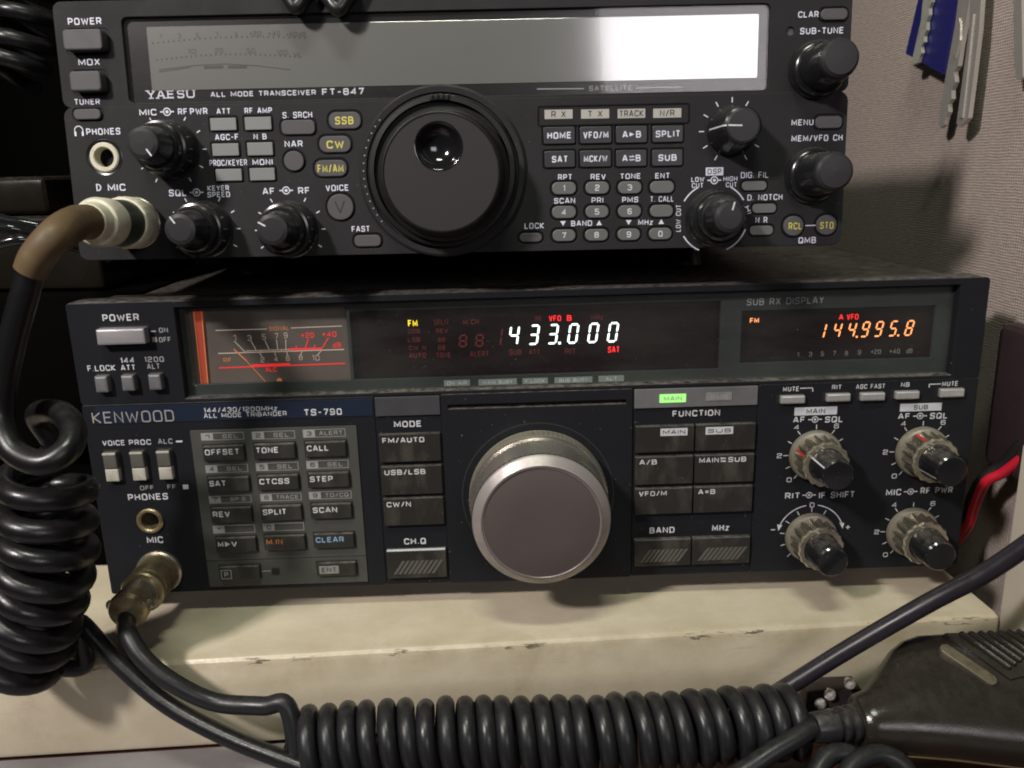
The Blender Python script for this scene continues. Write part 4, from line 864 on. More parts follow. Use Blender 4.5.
# printed legends
for t, R in (('POWER', (-125.50, 75.81, -114.58, 77.96)), ('MOX', (-123.53, 63.19, -116.46, 65.28)), ('TUNER', (-126.28, 50.84, -117.84, 52.74)), ('PHONES', (-123.22, 41.09, -111.88, 43.24)), ('MIC', (-118.02, 22.80, -112.11, 25.09)),
             ('MIC', (-104.93, 46.93, -99.28, 48.99)), ('RF', (-92.12, 46.94, -88.96, 48.98)), ('PWR', (-88.13, 46.90, -82.31, 49.00)), ('ATT', (-79.32, 46.89, -74.67, 48.73)), ('RF AMP', (-70.01, 46.87, -60.87, 48.72)), ('AGC-F', (-80.52, 38.57, -72.68, 40.50)), ('N B', (-67.65, 38.57, -63.31, 40.40)),
             ('PROC/KEYER', (-83.07, 30.27, -70.49, 32.22)), ('MONI', (-68.62, 30.29, -61.91, 32.18)), ('S. SRCH', (-57.49, 45.11, -47.68, 47.12)), ('NAR', (-57.47, 35.85, -51.45, 37.92)), ('VOICE', (-44.63, 21.26, -36.87, 23.30)), ('FAST', (-36.61, 7.54, -30.48, 9.48)),
             ('SQL', (-97.61, 20.63, -91.69, 22.86)), ('KEYER', (-84.46, 22.15, -77.21, 23.90)), ('SPEED', (-84.65, 20.01, -77.04, 21.82)), ('AF', (-65.98, 20.55, -61.93, 22.73)), ('RF', (-53.97, 20.50, -50.09, 22.71)), ('LOCK', (22.17, 7.33, 28.81, 9.34)),
             ('RPT', (33.75, 23.29, 38.47, 25.16)), ('REV', (44.71, 23.20, 49.76, 25.03)), ('TONE', (54.65, 23.17, 61.56, 24.97)), ('ENT', (66.45, 23.11, 71.33, 24.91)), ('SCAN', (32.32, 15.55, 39.43, 17.37)), ('PRI', (45.02, 15.48, 48.92, 17.30)), ('PMS', (55.35, 15.42, 60.77, 17.24)), ('T. CALL', (64.83, 15.43, 72.79, 17.25)),
             ('BAND', (38.02, 7.93, 45.16, 9.77)), ('MHz', (60.82, 7.82, 65.76, 9.66)), ('DIG. FIL', (95.26, 22.64, 104.53, 24.60)), ('D. NOTCH', (97.68, 15.21, 109.53, 17.19)), ('N R', (100.63, 7.67, 104.71, 9.68)), ('QMB', (115.54, 0.53, 121.52, 2.65)),
             ('MENU', (111.61, 39.32, 118.94, 41.28)), ('MEM/VFO CH', (111.81, 34.16, 128.87, 36.20)), ('CLAR', (112.54, 73.21, 119.22, 75.14)), ('SUB-TUNE', (113.40, 68.07, 127.63, 70.07)), ('LOW', (78.60, 21.72, 82.99, 23.36)), ('CUT', (78.81, 19.74, 82.69, 21.39)), ('HIGH', (89.39, 21.72, 94.12, 23.30)), ('CUT', (90.29, 19.77, 94.00, 21.38))):
    yw['upper_print'].text(t, R, .12 if R[1] > vs_ else .5, .018)
U = yw['upper_print']
for c in ((-95.78, 48.01), (-88.30, 21.75), (-58.02, 21.78), (86.37, 22.16)): cicon(U, c, 4.6, .44, 1.15)
for c, s_ in (((35.29, 8.90), -1), ((47.55, 8.88), 1), ((57.59, 8.77), -1), ((68.65, 8.84), 1)): U.flat([(c[0] - .95, c[1] - .8 * s_), (c[0] + .95, c[1] - .8 * s_), (c[0], c[1] + .8 * s_)][::s_], .44)
hp = (-125.71, 42.38); U.arc((hp[0], hp[1] + .3), 1.35, -20, 200, .3, .44); U.rect((hp[0] - 1.55, hp[1] - 1.5, hp[0] - .9, hp[1] - .1), .44); U.rect((hp[0] + .9, hp[1] - 1.5, hp[0] + 1.55, hp[1] - .1), .44)
mi = (-121.22, 24.07); U.arc((mi[0] - .2, mi[1]), 1.0, -90, 90, .4, .44); U.rect((mi[0] - .7, mi[1] - 1.2, mi[0] - .3, mi[1] + 1.2), .44).rect((mi[0] - .3, mi[1] + .8, mi[0] + .1, mi[1] + 1.2), .44).rect((mi[0] - .3, mi[1] - 1.2, mi[0] + .1, mi[1] - .8), .44)
RB = (27.15, 40.82, 77.55, 47.36)
plate('legend_strip', rrpts(RB, .8), [rrpts(grow(RB, -.35), .6)], .3, .6, 'upper_void', upr, .05)
for t, R in (('R X', (29.48, 43.11, 38.79, 46.04)), ('T X', (41.62, 42.98, 50.94, 45.92)), ('TRACK', (53.76, 42.86, 62.91, 45.80)), ('N/R', (65.57, 42.75, 74.89, 45.69))):
    yw['legend_plate'].rect(R, .42); w, h = R[2] - R[0], R[3] - R[1]; f_ = .06 if t == 'TRACK' else .24
    yw['print_dark'].text(t, (R[0] + f_ * w, R[1] + .15 * h, R[2] - f_ * w, R[3] - .15 * h), .47, .012)
R = (83.44, 23.73, 89.33, 26.35); yw['upper_print'].rect(R, .43); yw['print_dark'].text('DSP', (R[0] + .6, R[1] + .4, R[2] - .6, R[3] - .4), .48, .012)
for a, b in (((-70.01, 43.64), (-72.00, 43.68)), ((110.90, 6.83), (112.61, 6.80))): pass
U.strip((117.72, 6.49), (121.13, 6.52), .3, .44)

# phones jack, microphone socket
jk = MB().lathe(jy, [(3.2, -9), (3.2, .5), (3.5, .9), (4.5, .9), (4.9, .5), (4.9, -1)], 40, cap1=False).build('phones_jack', 'cream_plastic', upr)
MB().lathe(jy, [(6.2, -2), (6.2, .1), (5.8, .25), (5.0, .0), (4.9, -1)], 40, cap1=False).build('jack_rim', 'upper_frame', jk); MB().flat(circle(jy, 3.3, 20), -6).build('jack_bore', 'upper_void', jk)
mcy = (-109.60, 12.06)
MB().lathe(mcy, [(8.6, .3), (8.6, 1.6), (7.8, 2.2), (6, 2.2)], 40).build('microphone_socket', 'nickel', upr)

# rotary knobs of the upper radio
def yknob(c, kind, tick, ang):
    c = tuple(c)
    for a in tick:
        a = math.radians(a)
        if c[1] + 12.2 * math.sin(a) < .6: continue
        r0, r1 = (10.7, 12.0) if kind != 'plain' else (9.1, 10.8)
        U.strip((c[0] + r0 * math.cos(a), c[1] + r0 * math.sin(a)), (c[0] + r1 * math.cos(a), c[1] + r1 * math.sin(a)), .35, .44)
    if kind == 'dual':
        k = MB().lathe(c, [(9.6, .4), (9.6, 1.2), (9.1, 1.8), (8.9, 8.4), (8.4, 9.2), (7.7, 9.4), (7.6, 10.2), (7.4, 12.2), (6.9, 12.8), (6, 12.8)], 72).build('rotary_knob', 'knob_upper', upr, 30)
        MB().lathe(c, [(6.3, 12.4), (6.2, 13.2, .03), (5.4, 20.4, .03), (5.0, 21.6)], 64, 16, cap1=False).build('knob_cap', 'knob_upper', k, 30)
        tip = MB().lathe(c, [(5.05, 21.4), (4.8, 22.3), (3.6, 22.8), (.1, 22.9)], 48).build('knob_tip', 'knob_tip', k); rt, dt = 4.9, 22.95
    elif kind == 'plain':
        k = MB().lathe(c, [(8.2, .4), (8.2, 2.0), (7.9, 2.6), (6.2, 13.6), (5.9, 14.6), (5.3, 15.0)], 72).build('rotary_knob', 'knob_upper', upr, 30)
        tip = MB().lathe(c, [(5.35, 14.7), (5.2, 15.3), (4.8, 15.5), (.1, 15.6)], 48).build('knob_tip', 'knob_tip', k); rt, dt = 5.0, 15.65
    else:
        k = MB().lathe(c, [(9.4, .4), (9.4, 1.4), (8.9, 2.0), (8.6, 3.8), (8.0, 4.4), (7.3, 4.6), (6.3, 18.2), (6.0, 19.2)], 72).build('rotary_knob', 'knob_upper', upr, 30)
        tip = MB().lathe(c, [(6.1, 19.0), (5.8, 20.3), (4.9, 21.1), (.1, 21.4)], 48).build('knob_tip', 'knob_tip', k); rt, dt = 5, 21.5
    if ang is not None:
        a = math.radians(ang); e = (math.cos(a), math.sin(a)); q = .45 if kind == 'dual' else .1
        MB().strip((c[0] + rt * .98 * e[0], c[1] + rt * .98 * e[1]), (c[0] + rt * q * e[0], c[1] + rt * q * e[1]), .5, dt - .1 if kind == 'dual' else dt).build('pointer_line', 'plate_white', tip, 0)
        if kind == 'plain':
            pts = []
            for r, d in ((7.95, 2.8), (6.3, 13.7), (5.95, 14.7), (5.3, 15.12)):
                for s_ in (-.25, .25): pts.append((c[0] + r * e[0] - s_ * e[1], -d, c[1] + r * e[1] + s_ * e[0]))
            MB().add(pts, [(0, 1, 3, 2), (2, 3, 5, 4), (4, 5, 7, 6)]).build('pointer_line', 'plate_white', k, 0)
def avg(a, b, t=.35): return (a[0] * (1 - t) + b[0] * t, a[1] * (1 - t) + b[1] * t)
ring = (60, 30, 0, -30, -60, -120, -150, 180, 150, 120)
yknob(avg((-95.41, 36.11), (-96.38, 35.24)), 'dual', ring, -55)
yknob(avg((-85.92, 10.23), (-87.50, 8.02)), 'dual', ring, 125)
yknob(avg((-58.03, 9.49), (-56.69, 7.38)), 'dual', ring, 150)
yknob(avg((85.97, 10.02), (87.10, 8.89)), 'dual', (), 75)
yknob(avg((91.33, 38.40), (92.41, 37.38)), 'plain', (90, 60, 120, 150, 180, -150, -120, -60, -30), 178)
yknob(avg((118.52, 57.06), (120.82, 56.28)), 'tall', (), None)
yknob(avg((119.02, 23.39), (119.78, 22.19)), 'tall', (), None)
dc = avg((85.97, 10.02), (87.10, 8.89))
U.arc(dc, 11.6, 118, 150, .45, .44); U.arc(dc, 11.6, 210, 246, .45, .44); U.arc(dc, 11.6, 30, 62, .45, .44); U.arc(dc, 11.6, -66, -20, .45, .44)
U.vtext('LOW CUT', (dc[0] - 11.9, dc[1] + .2), 1.7, 9.0, math.radians(90), .44, .01)
U.vtext('HI', (dc[0] + 11.7, dc[1] + 2.5), 1.6, 2.6, math.radians(-70), .44, .01)

# main dial with shuttle ring and finger dimple
rb = MB().lathe(DY, [(28.2, .2), (28.0, 1.2), (27.3, 1.8), (25.6, 1.6), (25.4, .6), (24.6, .6)], 120, cap1=False).build('dial_surround', 'upper_panel_grey', upr)
sh = MB().lathe(DY, [(24.8, .4), (24.7, 3.4), (24.1, 4.2), (22.6, 4.4), (22.4, 2.0), (20, 2.0)], 120).build('shuttle_ring', 'dial_black', upr)
for i in range(15):
    a = math.radians(140 + i * 5.5); c = (DY[0] + 26.4 * math.cos(a), DY[1] + 26.4 * math.sin(a)); MB().rr((c[0] - .3, c[1] - .3, c[0] + .3, c[1] + .3), .28, 1.5, 1.95, .1).build('index_dot', 'plate_tag', rb)
for i in range(4):
    a = math.radians(90 + (i - 1.5) * 4.2); c = (DY[0] + 23.4 * math.cos(a), DY[1] + 23.4 * math.sin(a)); MB().rr((c[0] - .55, c[1] - .9, c[0] + .55, c[1] + .9), .3, 4.0, 5.4, .3).build('finger_rib', 'dial_black', sh)
DB = (DY[0] + .7, DY[1] - 1.3)
dk = MB().lathe(DB, [(21.7, 2.2), (21.7, 6.5), (21.2, 7.3), (20.3, 7.8), (20.0, 9.0, .006), (19.4, 15.5, .006), (19.1, 16.6), (18.7, 17.3), (18.3, 17.5), (18.1, 17.1)], 180, 60, cap1=False).build('tuning_dial', 'dial_black', upr, 30)
dp = (-4.75, 33.59)
plate('dial_face', circle(DB, 18.15, 80), [circle(dp, 7.5, 40)], 15.8, 17.1, 'dial_face_black', dk, .2)
MB().lathe(dp, [(7.7, 16.6), (7.6, 17.35), (7.2, 17.3), (6.6, 16.2), (5.4, 14.6), (3.6, 13.4), (1.8, 12.9), (.1, 12.8)], 48).build('finger_dimple', 'dimple_gloss', dk, 60)
for ink, mb in yw.items():
    if mb.v: tag(mb.build('panel_lettering', ink, upr, 0), kind='stuff')

# ------------------------------------------------------------------ microphone lead of the upper radio: plug, boot, cord, hanging coil
def world_of(root, u, d, v): 
    return Matrix.LocRotScale(root.location / S, root.rotation_euler, None) @ Vector((u, -d, v))
def helix(P, R, turns, n=26, phase=0.0, hand=1):
    """coil of wire about the centre line P (list of points)"""
    P = [Vector(p) for p in P]; ln = [0]
    for a, b in zip(P, P[1:]): ln.append(ln[-1] + (b - a).length)
    out = []; N_ = int(turns * n); ref = None
    rnd = random.Random(int(turns * 100)); J = [[rnd.uniform(-1, 1) for _ in range(int(turns) * 2 + 4)] for _ in range(4)]
    def wob(k, x): i = int(x); q = x - i; q = q * q * (3 - 2 * q); return J[k][i] * (1 - q) + J[k][i + 1] * q      # every turn lies a little differently
    for i in range(N_ + 1):
        s_ = ln[-1] * i / N_; k = max(j for j in range(len(ln)) if ln[j] <= s_ + 1e-9); k = min(k, len(P) - 2)
        t = (s_ - ln[k]) / (ln[k + 1] - ln[k]); p = P[k].lerp(P[k + 1], t); T = (P[k + 1] - P[k]).normalized()
        if ref is None: ref = T.orthogonal().normalized()
        ref = (ref - T * ref.dot(T)).normalized(); W = T.cross(ref)
        a = phase + hand * 2 * PI * turns * i / N_; rr = R(i / N_) if callable(R) else R
        x = 2 * turns * i / N_; rr *= 1 + .035 * wob(0, x)
        p = p + T * (wob(1, x) * .09 * ln[-1] / turns) + ref * (wob(2, x * .6) * .05 * rr) + W * (wob(3, x * .6) * .05 * rr)
        out.append(p + (ref * math.cos(a) + W * math.sin(a)) * rr)
    return out

def plug(root, c, spec, parent, to):
    """stack of turned rings along the axis of a socket on a radio's front; to = inverse placement of the new thing"""
    res = []
    for name, mat, prof, fl in spec:
        mb = MB().lathe(c, prof, 72, 24 if fl else None); mb.v = [tuple(world_of(root, x, -y, z)) for x, y, z in mb.v]
        res.append(mb.build(name, mat, parent, 30))
    return res
lead = empty('microphone_lead'); tag(lead, 'microphone lead with cream plug and tan boot, coil hanging beside the lower radio', 'cable')
pb, = plug(upr, mcy, [('plug', 'cream_plastic', [(8.3, 2.2), (8.6, 3.0, .03), (8.6, 9.5, .03), (8.0, 10.4), (7, 10.6)], 1)], lead, None)
plug(upr, mcy, [('plug_barrel', 'plug_green', [(7.5, 10), (7.4, 10.5), (7.2, 20.5), (6.5, 21)], 0), ('plug_collar', 'cream_plastic', [(6.9, 20.6), (7.5, 21.2), (7.6, 27.5), (7.0, 29.0), (6.2, 29.5), (5.6, 33.5), (5.2, 34)], 0),
                ('clamp_screw', 'nickel', [(1.2, 25), (1.2, 29.9), (.9, 30.4)], 0)], pb, None)
p0 = world_of(upr, mcy[0], 30, mcy[1]); p1 = world_of(upr, mcy[0], 41, mcy[1] - .5)
bend = catmull([p0, p1, (-134.84, -58.00, 150.71), (-139.64, -60.00, 145.52), (-142.58, -60.00, 141.16)], 8)
MB().tube(bend, lambda t: 5.4 - 1.0 * t, 20).build('boot', 'boot_tan', lead, 40)
cw_ = 3.75
axis = catmull([(-154.11, -50.00, 79.17), (-157.32, -50.00, 54.07), (-165.17, -48.00, 32.17), (-176.83, -46.00, 10.36)], 8)
R_ = lambda t: 11.0 + .8 * min(t * 3, 1) - 1.2 * max(t - .7, 0)
hel = max((helix(axis, R_, 7.8, 30, ph * .2, -1) for ph in range(32)), key=lambda h: h[0].y)   # first turn starts at the back
cordP = catmull([bend[-3], (-144.53, -60.00, 136.18), (-149.55, -60.00, 124.93), (-154.66, -60.00, 111.93), (-157.30, -61.00, 100.32), (-153.54, -65.00, 91.18), (-144.01, -68.00, 87.67), (-137.63, -65.00, 90.64), (-138.87, -58.00, 95.12), (-146.84, -50.00, 97.63), (-157.02, -43.00, 94.58), tuple((hel[0] + Vector((-2, 0, 4)))), tuple(hel[4])], 9)
mb = MB().tube(cordP + hel[5:], cw_, 16); mb.build('coiled_cord', 'cord_gloss', lead, 60)
tailP = catmull([hel[-1], hel[-1] + Vector((8, 5, -2)), (-158.90, -37.50, 19.56), (-146.18, -42.00, 7.28), (-128.74, -48.00, -5.97), (-107.78, -54.00, -15.22), (-85.36, -60.00, -21.55), (-61.95, -66.00, -28.40)], 8)
MB().tube(tailP, 3.0, 14).build('cord_tail', 'cord_gloss', lead, 60)

# ------------------------------------------------------------------ microphone lead of the lower radio
lead2 = empty('microphone_lead'); tag(lead2, 'microphone lead with brass plug and black coiled cord stretched along the shelf front', 'cable')
q0 = plug(low, mic_c, [('plug', 'brass_old', [(7.4, 1.8), (7.7, 2.4), (7.7, 13.5), (7.2, 14.3), (6.4, 14.4)], 0)], lead2, None)[0]
plug(low, mic_c, [('plug_collar', 'brass_old', [(7.3, 13.6), (7.9, 14.2), (7.9, 16.6), (7.3, 17.2), (6.4, 17.2)], 0), ('plug_barrel', 'nickel', [(6.3, 17), (6.1, 24.5), (5.6, 25)], 0),
                  ('cord_clamp', 'brass_old', [(5.2, 24.5), (6.7, 25.2), (6.9, 29.5), (6.0, 31), (4.2, 31.5)], 0)], q0, None)
w0 = world_of(low, mic_c[0], 27, mic_c[1])
for s_ in (-1, 1):
    b_ = MB(); L = []
    for r, x in ((1.7, 0), (1.7, 1.6), (1.2, 2.1)): L.append([(w0.x + s_ * (6 + x), w0.y + r * math.cos(a), w0.z + 1 + r * math.sin(a)) for a in (2 * PI * i / 16 for i in range(16))])
    b_.loops(L).build('clamp_screw', 'nickel', q0)
C0, C1 = Vector((-84.91, -53.00, -20.90)), Vector((85.95, -53.00, -19.70))
axis2 = [C0.lerp(C1, t) + Vector((0, 1.0 * math.sin(7 * t), .9 * math.sin(PI * t) + .5 * math.sin(9 * t))) for t in (i / 24 for i in range(25))]
hel2 = helix(axis2, 9.6, 26.4, 28, 1.9)
lp = catmull([world_of(low, mic_c[0], 26, mic_c[1]), world_of(low, mic_c[0] + .5, 33, mic_c[1] - 3), (-140.93, -41.00, 16.38), (-134.72, -46.00, 10.15), (-124.93, -49.00, 2.63), (-111.19, -50.00, -4.90), (-95.06, -52.00, -5.69), (-86.23, -53.00, -6.12), hel2[6]], 9)
MB().tube(lp + hel2[7:], 3.1, 16).build('coiled_cord', 'cord_grey', lead2, 60)

# ------------------------------------------------------------------ hand microphone, lying against the shelf front
M('mic_body', (0.017, 0.0145, 0.011), rough=0.24, spec=0.5, bump=0.25, bscale=1800, var=0.25, vscale=70, dust=0.06)
M('mic_plate', (0.15, 0.13, 0.085), rough=0.4, metal=0.4, wear=0.6)
mic_ = empty('hand_microphone', (125, -52.5, -7), (math.radians(28), 0, 0))
tag(mic_, 'dark brown hand microphone with ribbed grille and worn nameplate at the shelf corner', 'microphone')
L = []
for x, yc, wd, top, bot, n_ in ((-22, -8.6, 7.6, 1.2, -13.2, 2), (-21.4, -8.6, 8.6, 2.2, -14.2, 2), (-17.5, -8.2, 9.5, 2.9, -15, 2.1), (-12.5, -6.4, 12.0, 3.6, -16.5, 2.3), (-8, -4.3, 14.5, 4.1, -17.5, 2.5), (-3, -2.2, 17.3, 4.6, -18.5, 2.7), (2, -.9, 19.2, 5.0, -19, 2.9), (8, -.4, 20.5, 5.2, -19.5, 3.0), (20, -1.2, 21.7, 5.4, -20, 3.0), (35, -2.4, 22.9, 5.4, -20, 3.0), (60, -3.6, 24.1, 5.2, -20, 3.0), (80, -3.4, 23, 4.0, -18, 2.9), (86, -3.4, 18, 0, -14, 2.5)):
    ring_ = []
    for k in range(56):
        a = 2 * PI * k / 56; ca, sa = math.cos(a), math.sin(a); ex = 2 / n_
        ring_.append((x, yc + wd * math.copysign(abs(ca) ** ex, ca), (top + bot) / 2 + (top - bot) / 2 * math.copysign(abs(sa) ** ex, sa)))
    L.append(ring_)
bo = MB().loops(L).build('body', 'mic_body', mic_, 60)
seam = []
for x, yc, wd in ((-20, -8.4, 9.3), (-12.5, -6.4, 12.2), (-3, -2.2, 17.5), (8, -.4, 20.7), (20, -1.2, 21.9), (35, -2.4, 23.1), (60, -3.6, 24.3), (80, -3.4, 23.2)): seam.append((x, yc - wd, -9.5 if x > -15 else -7.5))
MB().tube(catmull(seam, 6), .35, 8).build('seam_line', 'boot_tan', bo)
dv = Vector((12, -15)).normalized(); nv = Vector((15, 12)).normalized(); g0 = Vector((14.8, 15.2))
gp = [g0 - dv * 1.0, g0 + dv * 22, g0 + dv * 24 + nv * 4, Vector((66, -10)), Vector((68, 15.5)), Vector((22, 15.8))]
gz = MB().loops([[(p.x, p.y, 2.5) for p in gp], [(p.x, p.y, 5.4) for p in gp], [(p.x * .985 + .5, p.y * .985, 6.2) for p in gp]]).build('grille_base', 'mic_body', mic_, 30)
for i in range(16):
    o = g0 + nv * (3.7 + i * 2.6); a = o + dv * ((15.8 - o.y) / dv.y); b = o + dv * (20.5 + .5 * i)
    L = []
    for e, r in ((0, .4), (.04, 1.15), (.96, 1.15), (1, .4)):
        c = a.lerp(b, e); L.append([(c.x + nv.x * r * math.cos(t), c.y + nv.y * r * math.cos(t), 6.1 + r * 1.25 * math.sin(t)) for t in (2 * PI * k / 12 for k in range(12))])
    MB().loops(L).build('grille_rib', 'mic_body', gz)
n0, n1 = Vector((10.62, 11.10)), Vector((23.31, -3.23)); nd = (n1 - n0).normalized(); nn = Vector((-nd.y, nd.x)); L = []
for hh, ins in ((3.5, 0), (6.5, 0), (6.75, .25)):
    ring_ = []
    for cc, s_ in ((n1 - nd * 2, 0), (n0 + nd * 2, PI)):
        for k in range(9):
            a = s_ - PI / 2 + PI * k / 8; q = cc + (nd * math.cos(a) + nn * math.sin(a)) * (2.0 - ins); ring_.append((q.x, q.y, hh))
    L.append(ring_)
MB().loops(L).build('nameplate', 'mic_plate', gz)
b0, b1 = Vector((*(-39.08, -12.45), -1)), Vector((*(-13.78, -8.35), -6)); bx_ = (b1 - b0); bl = bx_.length; bx_.normalize()
by_ = Vector((-bx_.y, bx_.x, 0)).normalized(); bz_ = bx_.cross(by_); sr = []
for t_, r in ((0, 3.6), (.005, 4.5), (.03, 4.8), (.3, 5.4), (.33, 4.7), (.37, 4.7), (.4, 5.7), (.44, 5.7), (.47, 4.9), (.51, 4.9), (.54, 6.0), (.58, 6.0), (.61, 5.3), (.65, 5.3), (.68, 6.5), (.95, 7.9), (1.06, 8.2)):
    c_ = b0 + bx_ * bl * t_; sr.append([c_ + (by_ * math.cos(a) + bz_ * math.sin(a)) * r for a in (2 * PI * k / 32 for k in range(32))])
MB().loops(sr).build('strain_relief', 'rubber_black', mic_, 25)
MB().tube(catmull([b0 + bx_ * 6, b0, (*(-45.21, -15.52), -1), (*(-53.82, -19.29), -2), (*(-63.26, -23.79), -4), (*(-78.26, -29.65), -8)], 8), 3.2, 14).build('cord', 'cord_grey', mic_, 60)
MB().tube(catmull([(*(-43.34, -32.16), -8), (*(-39.39, -23.85), -6), (*(-32.96, -19.09), -5), (*(-26.21, -21.17), -6), (*(-26.03, -32.43), -9)], 8), 3.2, 14).build('cord', 'cord_grey', mic_, 60)
MB().tube(catmull([(*(-35.32, -33.23), -6), (*(-28.93, -23.82), -4), (*(-18.69, -20.39), -4), (*(-11.42, -24.28), -6), (*(-11.59, -32.96), -9)], 8), 3.2, 14).build('cord', 'cord_grey', mic_, 60)

# ------------------------------------------------------------------ bright screw heads on an added dark block between coil and microphone
M('leather_dark', (0.03, 0.018, 0.02), rough=0.5, bump=0.9, bscale=700, var=0.3, vscale=120)
M('chrome', (0.75, 0.72, 0.68), rough=0.3, metal=0.5)
tb = empty('shade_block', (106, -32, -36.6)); tag(tb, 'small added block, coloured as the shade under the cable, with bright screw heads between coiled cord and microphone', 'terminal block')
boxmb(-11, 9, -3.5, 5.5, 0, 17, 1).build('block', 'leather_dark', tb)  # added block; its dark brown stands in for shade below the cable
for x, y, z in ((109.88, -37.00, -16.53), (102.97, -37.00, -20.75), (99.60, -37.00, -24.33)):
    x, y, z = x - 106, y + 32, z + 36.6; L = []
    for r, d in ((1.3, 3), (1.3, 1.2), (2.2, 1.2), (2.2, .5), (1.7, -.5), (.9, -1.0)):
        L.append([(x + r * math.cos(a), y + d, z + r * math.sin(a)) for a in (2 * PI * i / 20 for i in range(20))])
    MB().loops(L).build('screw', 'chrome', tb)

# ------------------------------------------------------------------ straight black cable rising to the right
M('cable_violet', (0.016, 0.014, 0.018), rough=0.33, var=0.2, vscale=150, dust=0.1)
sc = MB().tube(catmull([(65.93, -40.00, -26.90), (83.19, -42.00, -14.00), (104.62, -45.00, 3.63), (127.74, -50.00, 23.01), (141.13, -56.00, 36.17), (153.05, -62.00, 51.40), (168.86, -70.00, 72.41)], 10), 3.1, 18).build('straight_cable', 'cable_violet')
tag(sc, 'straight thick black cable slanting up to the right across the shelf corner', 'cable')

# ------------------------------------------------------------------ red and black power wires, dark case on the wall
M('wire_red', (0.5, 0.012, 0.03), rough=0.35); M('wire_black', (0.012, 0.011, 0.012), rough=0.4)
pw = empty('power_lead'); tag(pw, 'red and black power wire pair entering behind the lower radio', 'cable')
MB().tube(catmull([(171.83, 24.00, 4.35), (174.16, 12.00, 23.29), (173.13, 8.00, 34.08), (174.40, 4.00, 44.43), (178.58, 0.00, 51.51), (181.54, -6.00, 62.27), (189.11, -12.00, 76.18)], 8), 2.3, 14).build('black_wire', 'wire_black', pw, 60)
MB().tube(catmull([(173.49, 23.00, 3.85), (174.05, 10.50, 20.48), (173.70, 6.50, 32.13), (174.13, 2.00, 43.56), (178.08, -2.00, 49.04), (182.27, -8.00, 58.63), (188.49, -14.00, 71.16)], 8), 2.0, 14).build('red_wire', 'wire_red', pw, 60)
bx = boxmb(179.5, 189.5, -14, 16.5, 46, 104, 4.5).build('carrying_case', 'leather_dark'); tag(bx, 'dark wrinkled leather case hanging on the fabric wall by the power wires', 'case')

# ------------------------------------------------------------------ keys and blue tag hanging in front of the wall
M('key_steel', (0.6, 0.57, 0.52), rough=0.3, metal=0.6, var=0.12, vscale=200)
M('tag_blue', (0.02, 0.02, 0.13), rough=0.4, var=0.1); M('key_serrated', (0.42, 0.42, 0.36), rough=0.35, metal=0.2, wear=0.3)
def sheet(name, pts, th, mat, label, cat, group=None, groove=None):
    L = [[tuple(p) for p in pts], [(p[0] + th, p[1], p[2]) for p in pts]]
    o = MB().loops(L).build(name, mat, None, 20); tag(o, label, cat, group)
    if groove:
        g = [(p[0] - .5, p[1], p[2]) for p in groove]; MB().loops([[(p[0] + .9, p[1], p[2]) for p in groove], g]).build('blade_ridge', mat, o, 0)
    return o
gk = 'keys hanging on the fabric wall'
sheet('key_tag', [(182.00, 104.43, 245.88), (182.00, 116.01, 212.56), (182.00, 79.48, 199.62), (182.00, 73.73, 235.70)], 1.6, 'tag_blue', 'dark blue plastic key tag hanging behind the keys', 'key tag')
sheet('key', [(180.00, 100.24, 249.06), (180.00, 99.82, 224.59), (180.00, 105.21, 207.64), (180.00, 103.08, 206.33), (180.00, 99.02, 206.72), (180.00, 98.09, 208.93), (180.00, 96.59, 210.42), (180.00, 97.55, 213.05), (180.00, 95.23, 214.82), (180.00, 95.73, 217.37), (180.00, 93.97, 219.58), (180.00, 94.64, 222.95), (180.00, 92.98, 225.53), (180.00, 93.56, 228.46), (180.00, 91.84, 230.58), (180.00, 91.34, 247.11)], 1.5, 'key_serrated', 'pale serrated key lying across the blue tag', 'key', gk)
sheet('key', [(181.50, 72.00, 239.12), (181.50, 73.15, 218.41), (181.50, 77.24, 195.17), (181.50, 79.04, 179.30), (181.50, 77.01, 177.54), (181.50, 73.93, 178.64), (181.50, 72.95, 181.86), (181.50, 71.32, 183.80), (181.50, 72.38, 187.10), (181.50, 69.96, 188.94), (181.50, 70.70, 192.59), (181.50, 68.55, 195.57), (181.50, 70.16, 199.67), (181.50, 67.48, 201.74), (181.50, 66.82, 209.79), (181.50, 64.95, 219.05), (181.50, 62.84, 237.21)], 1.8, 'key_steel', 'long silver key with cut teeth, left of the hanging pair', 'key', gk,
      [(181.50, 69.76, 220.57), (181.50, 71.78, 207.71), (181.50, 69.70, 205.11), (181.50, 67.22, 211.77), (181.50, 68.03, 217.63)])
sheet('key', [(180.50, 63.23, 237.31), (180.50, 60.05, 214.56), (180.50, 61.36, 191.83), (180.50, 62.19, 178.92), (180.50, 59.97, 177.43), (180.50, 56.44, 178.64), (180.50, 53.84, 180.45), (180.50, 53.16, 194.92), (180.50, 52.70, 213.48), (180.50, 54.45, 235.48)], 1.8, 'key_steel', 'long smooth silver key, right of the hanging pair', 'key', gk,
      [(180.50, 58.69, 220.30), (180.50, 59.47, 200.88), (180.50, 59.50, 180.75), (180.50, 57.22, 180.63), (180.50, 57.06, 199.86), (180.50, 57.22, 220.06)])
sheet('key', [(183.00, 38.50, 232.10), (183.00, 31.17, 199.82), (183.00, 28.95, 193.62), (183.00, 27.17, 192.39), (183.00, 24.32, 193.16), (183.00, 25.88, 199.21), (183.00, 33.43, 231.04)], 1.6, 'key_steel', 'single dull key hanging at the right edge of the picture', 'key', gk)

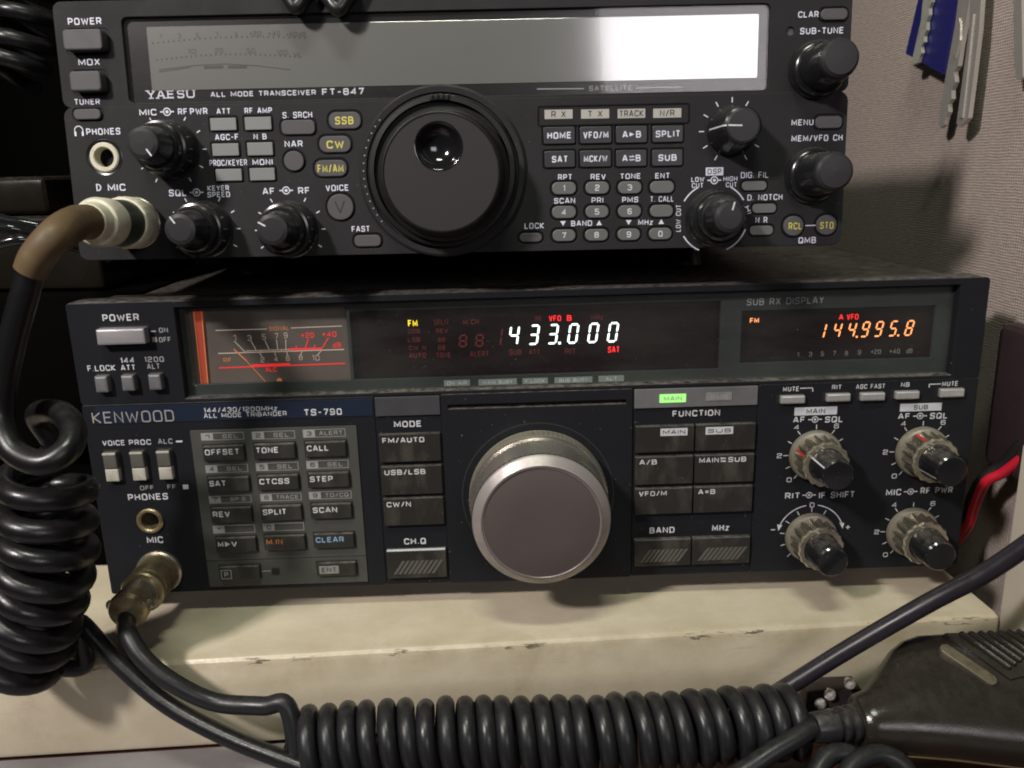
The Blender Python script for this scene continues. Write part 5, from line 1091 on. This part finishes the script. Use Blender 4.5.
# ------------------------------------------------------------------ things in the dark on the left and above
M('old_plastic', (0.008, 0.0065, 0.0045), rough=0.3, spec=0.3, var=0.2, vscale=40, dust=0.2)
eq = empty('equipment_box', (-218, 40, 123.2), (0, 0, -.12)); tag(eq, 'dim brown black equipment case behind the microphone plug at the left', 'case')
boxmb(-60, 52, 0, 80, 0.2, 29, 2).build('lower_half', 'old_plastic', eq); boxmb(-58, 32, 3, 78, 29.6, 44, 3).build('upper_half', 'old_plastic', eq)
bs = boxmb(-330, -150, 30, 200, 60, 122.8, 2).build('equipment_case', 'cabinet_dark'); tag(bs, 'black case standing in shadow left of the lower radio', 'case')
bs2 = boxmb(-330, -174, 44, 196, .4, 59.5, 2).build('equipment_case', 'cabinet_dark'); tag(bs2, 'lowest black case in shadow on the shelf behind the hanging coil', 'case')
ua = [Vector((-172.31, 34.00, 251.46)), Vector((-175.03, 30.00, 231.22)), Vector((-180.35, 28.00, 214.48)), Vector((-185.77, 26.00, 201.57))]
uc = MB().tube(helix(catmull(ua, 8), 9.6, 6.4, 26, .5), 2.9, 14).build('coiled_cord', 'cord_gloss', None, 60); tag(uc, 'black coiled cord hanging at the upper left beside the upper radio', 'cable')
M('cable_shine', (0.01, 0.01, 0.011), rough=0.12)
for pts, lab in (([(-188.55, -6.00, 156.70), (-179.15, -6.00, 153.47), (-166.67, -4.00, 150.34), (-154.85, 4.00, 145.66)], 'upper of the shiny black cables behind the cream plug'), ([(-185.59, -12.00, 153.35), (-176.17, -12.00, 151.15), (-169.66, -10.00, 149.52), (-156.81, 0.00, 143.29)], 'middle shiny black cable behind the cream plug'),
                 ([(-186.25, -14.00, 143.41), (-173.94, -14.00, 146.35), (-167.10, -12.00, 146.64), (-158.26, -4.00, 143.69), (-149.82, 6.00, 138.32)], 'lowest shiny black cable behind the tan boot')):
    tag(MB().tube(catmull(pts, 8), 1.7, 12).build('thin_cable', 'cable_shine', None, 60), lab, 'cable', 'shiny cables at the left')
for (a, b, c), lab in ((((-78.35, -4.00, 223.35), (-74.19, -5.00, 217.46), (-69.43, -4.00, 223.16)), 'left black cable loop hanging over the top edge of the upper radio'), (((-66.83, -4.00, 223.69), (-60.66, -6.00, 216.40), (-54.71, -4.00, 223.44)), 'right black cable loop hanging over the top edge of the upper radio')):
    o = MB().tube(catmull([a, tuple(x * .5 + y * .5 for x, y in zip(a, b)), b, tuple(x * .5 + y * .5 for x, y in zip(c, b)), c], 6), 2.4, 14).build('cable_loop', 'rubber_black', None, 60); tag(o, lab, 'cable', 'loops over the upper radio')
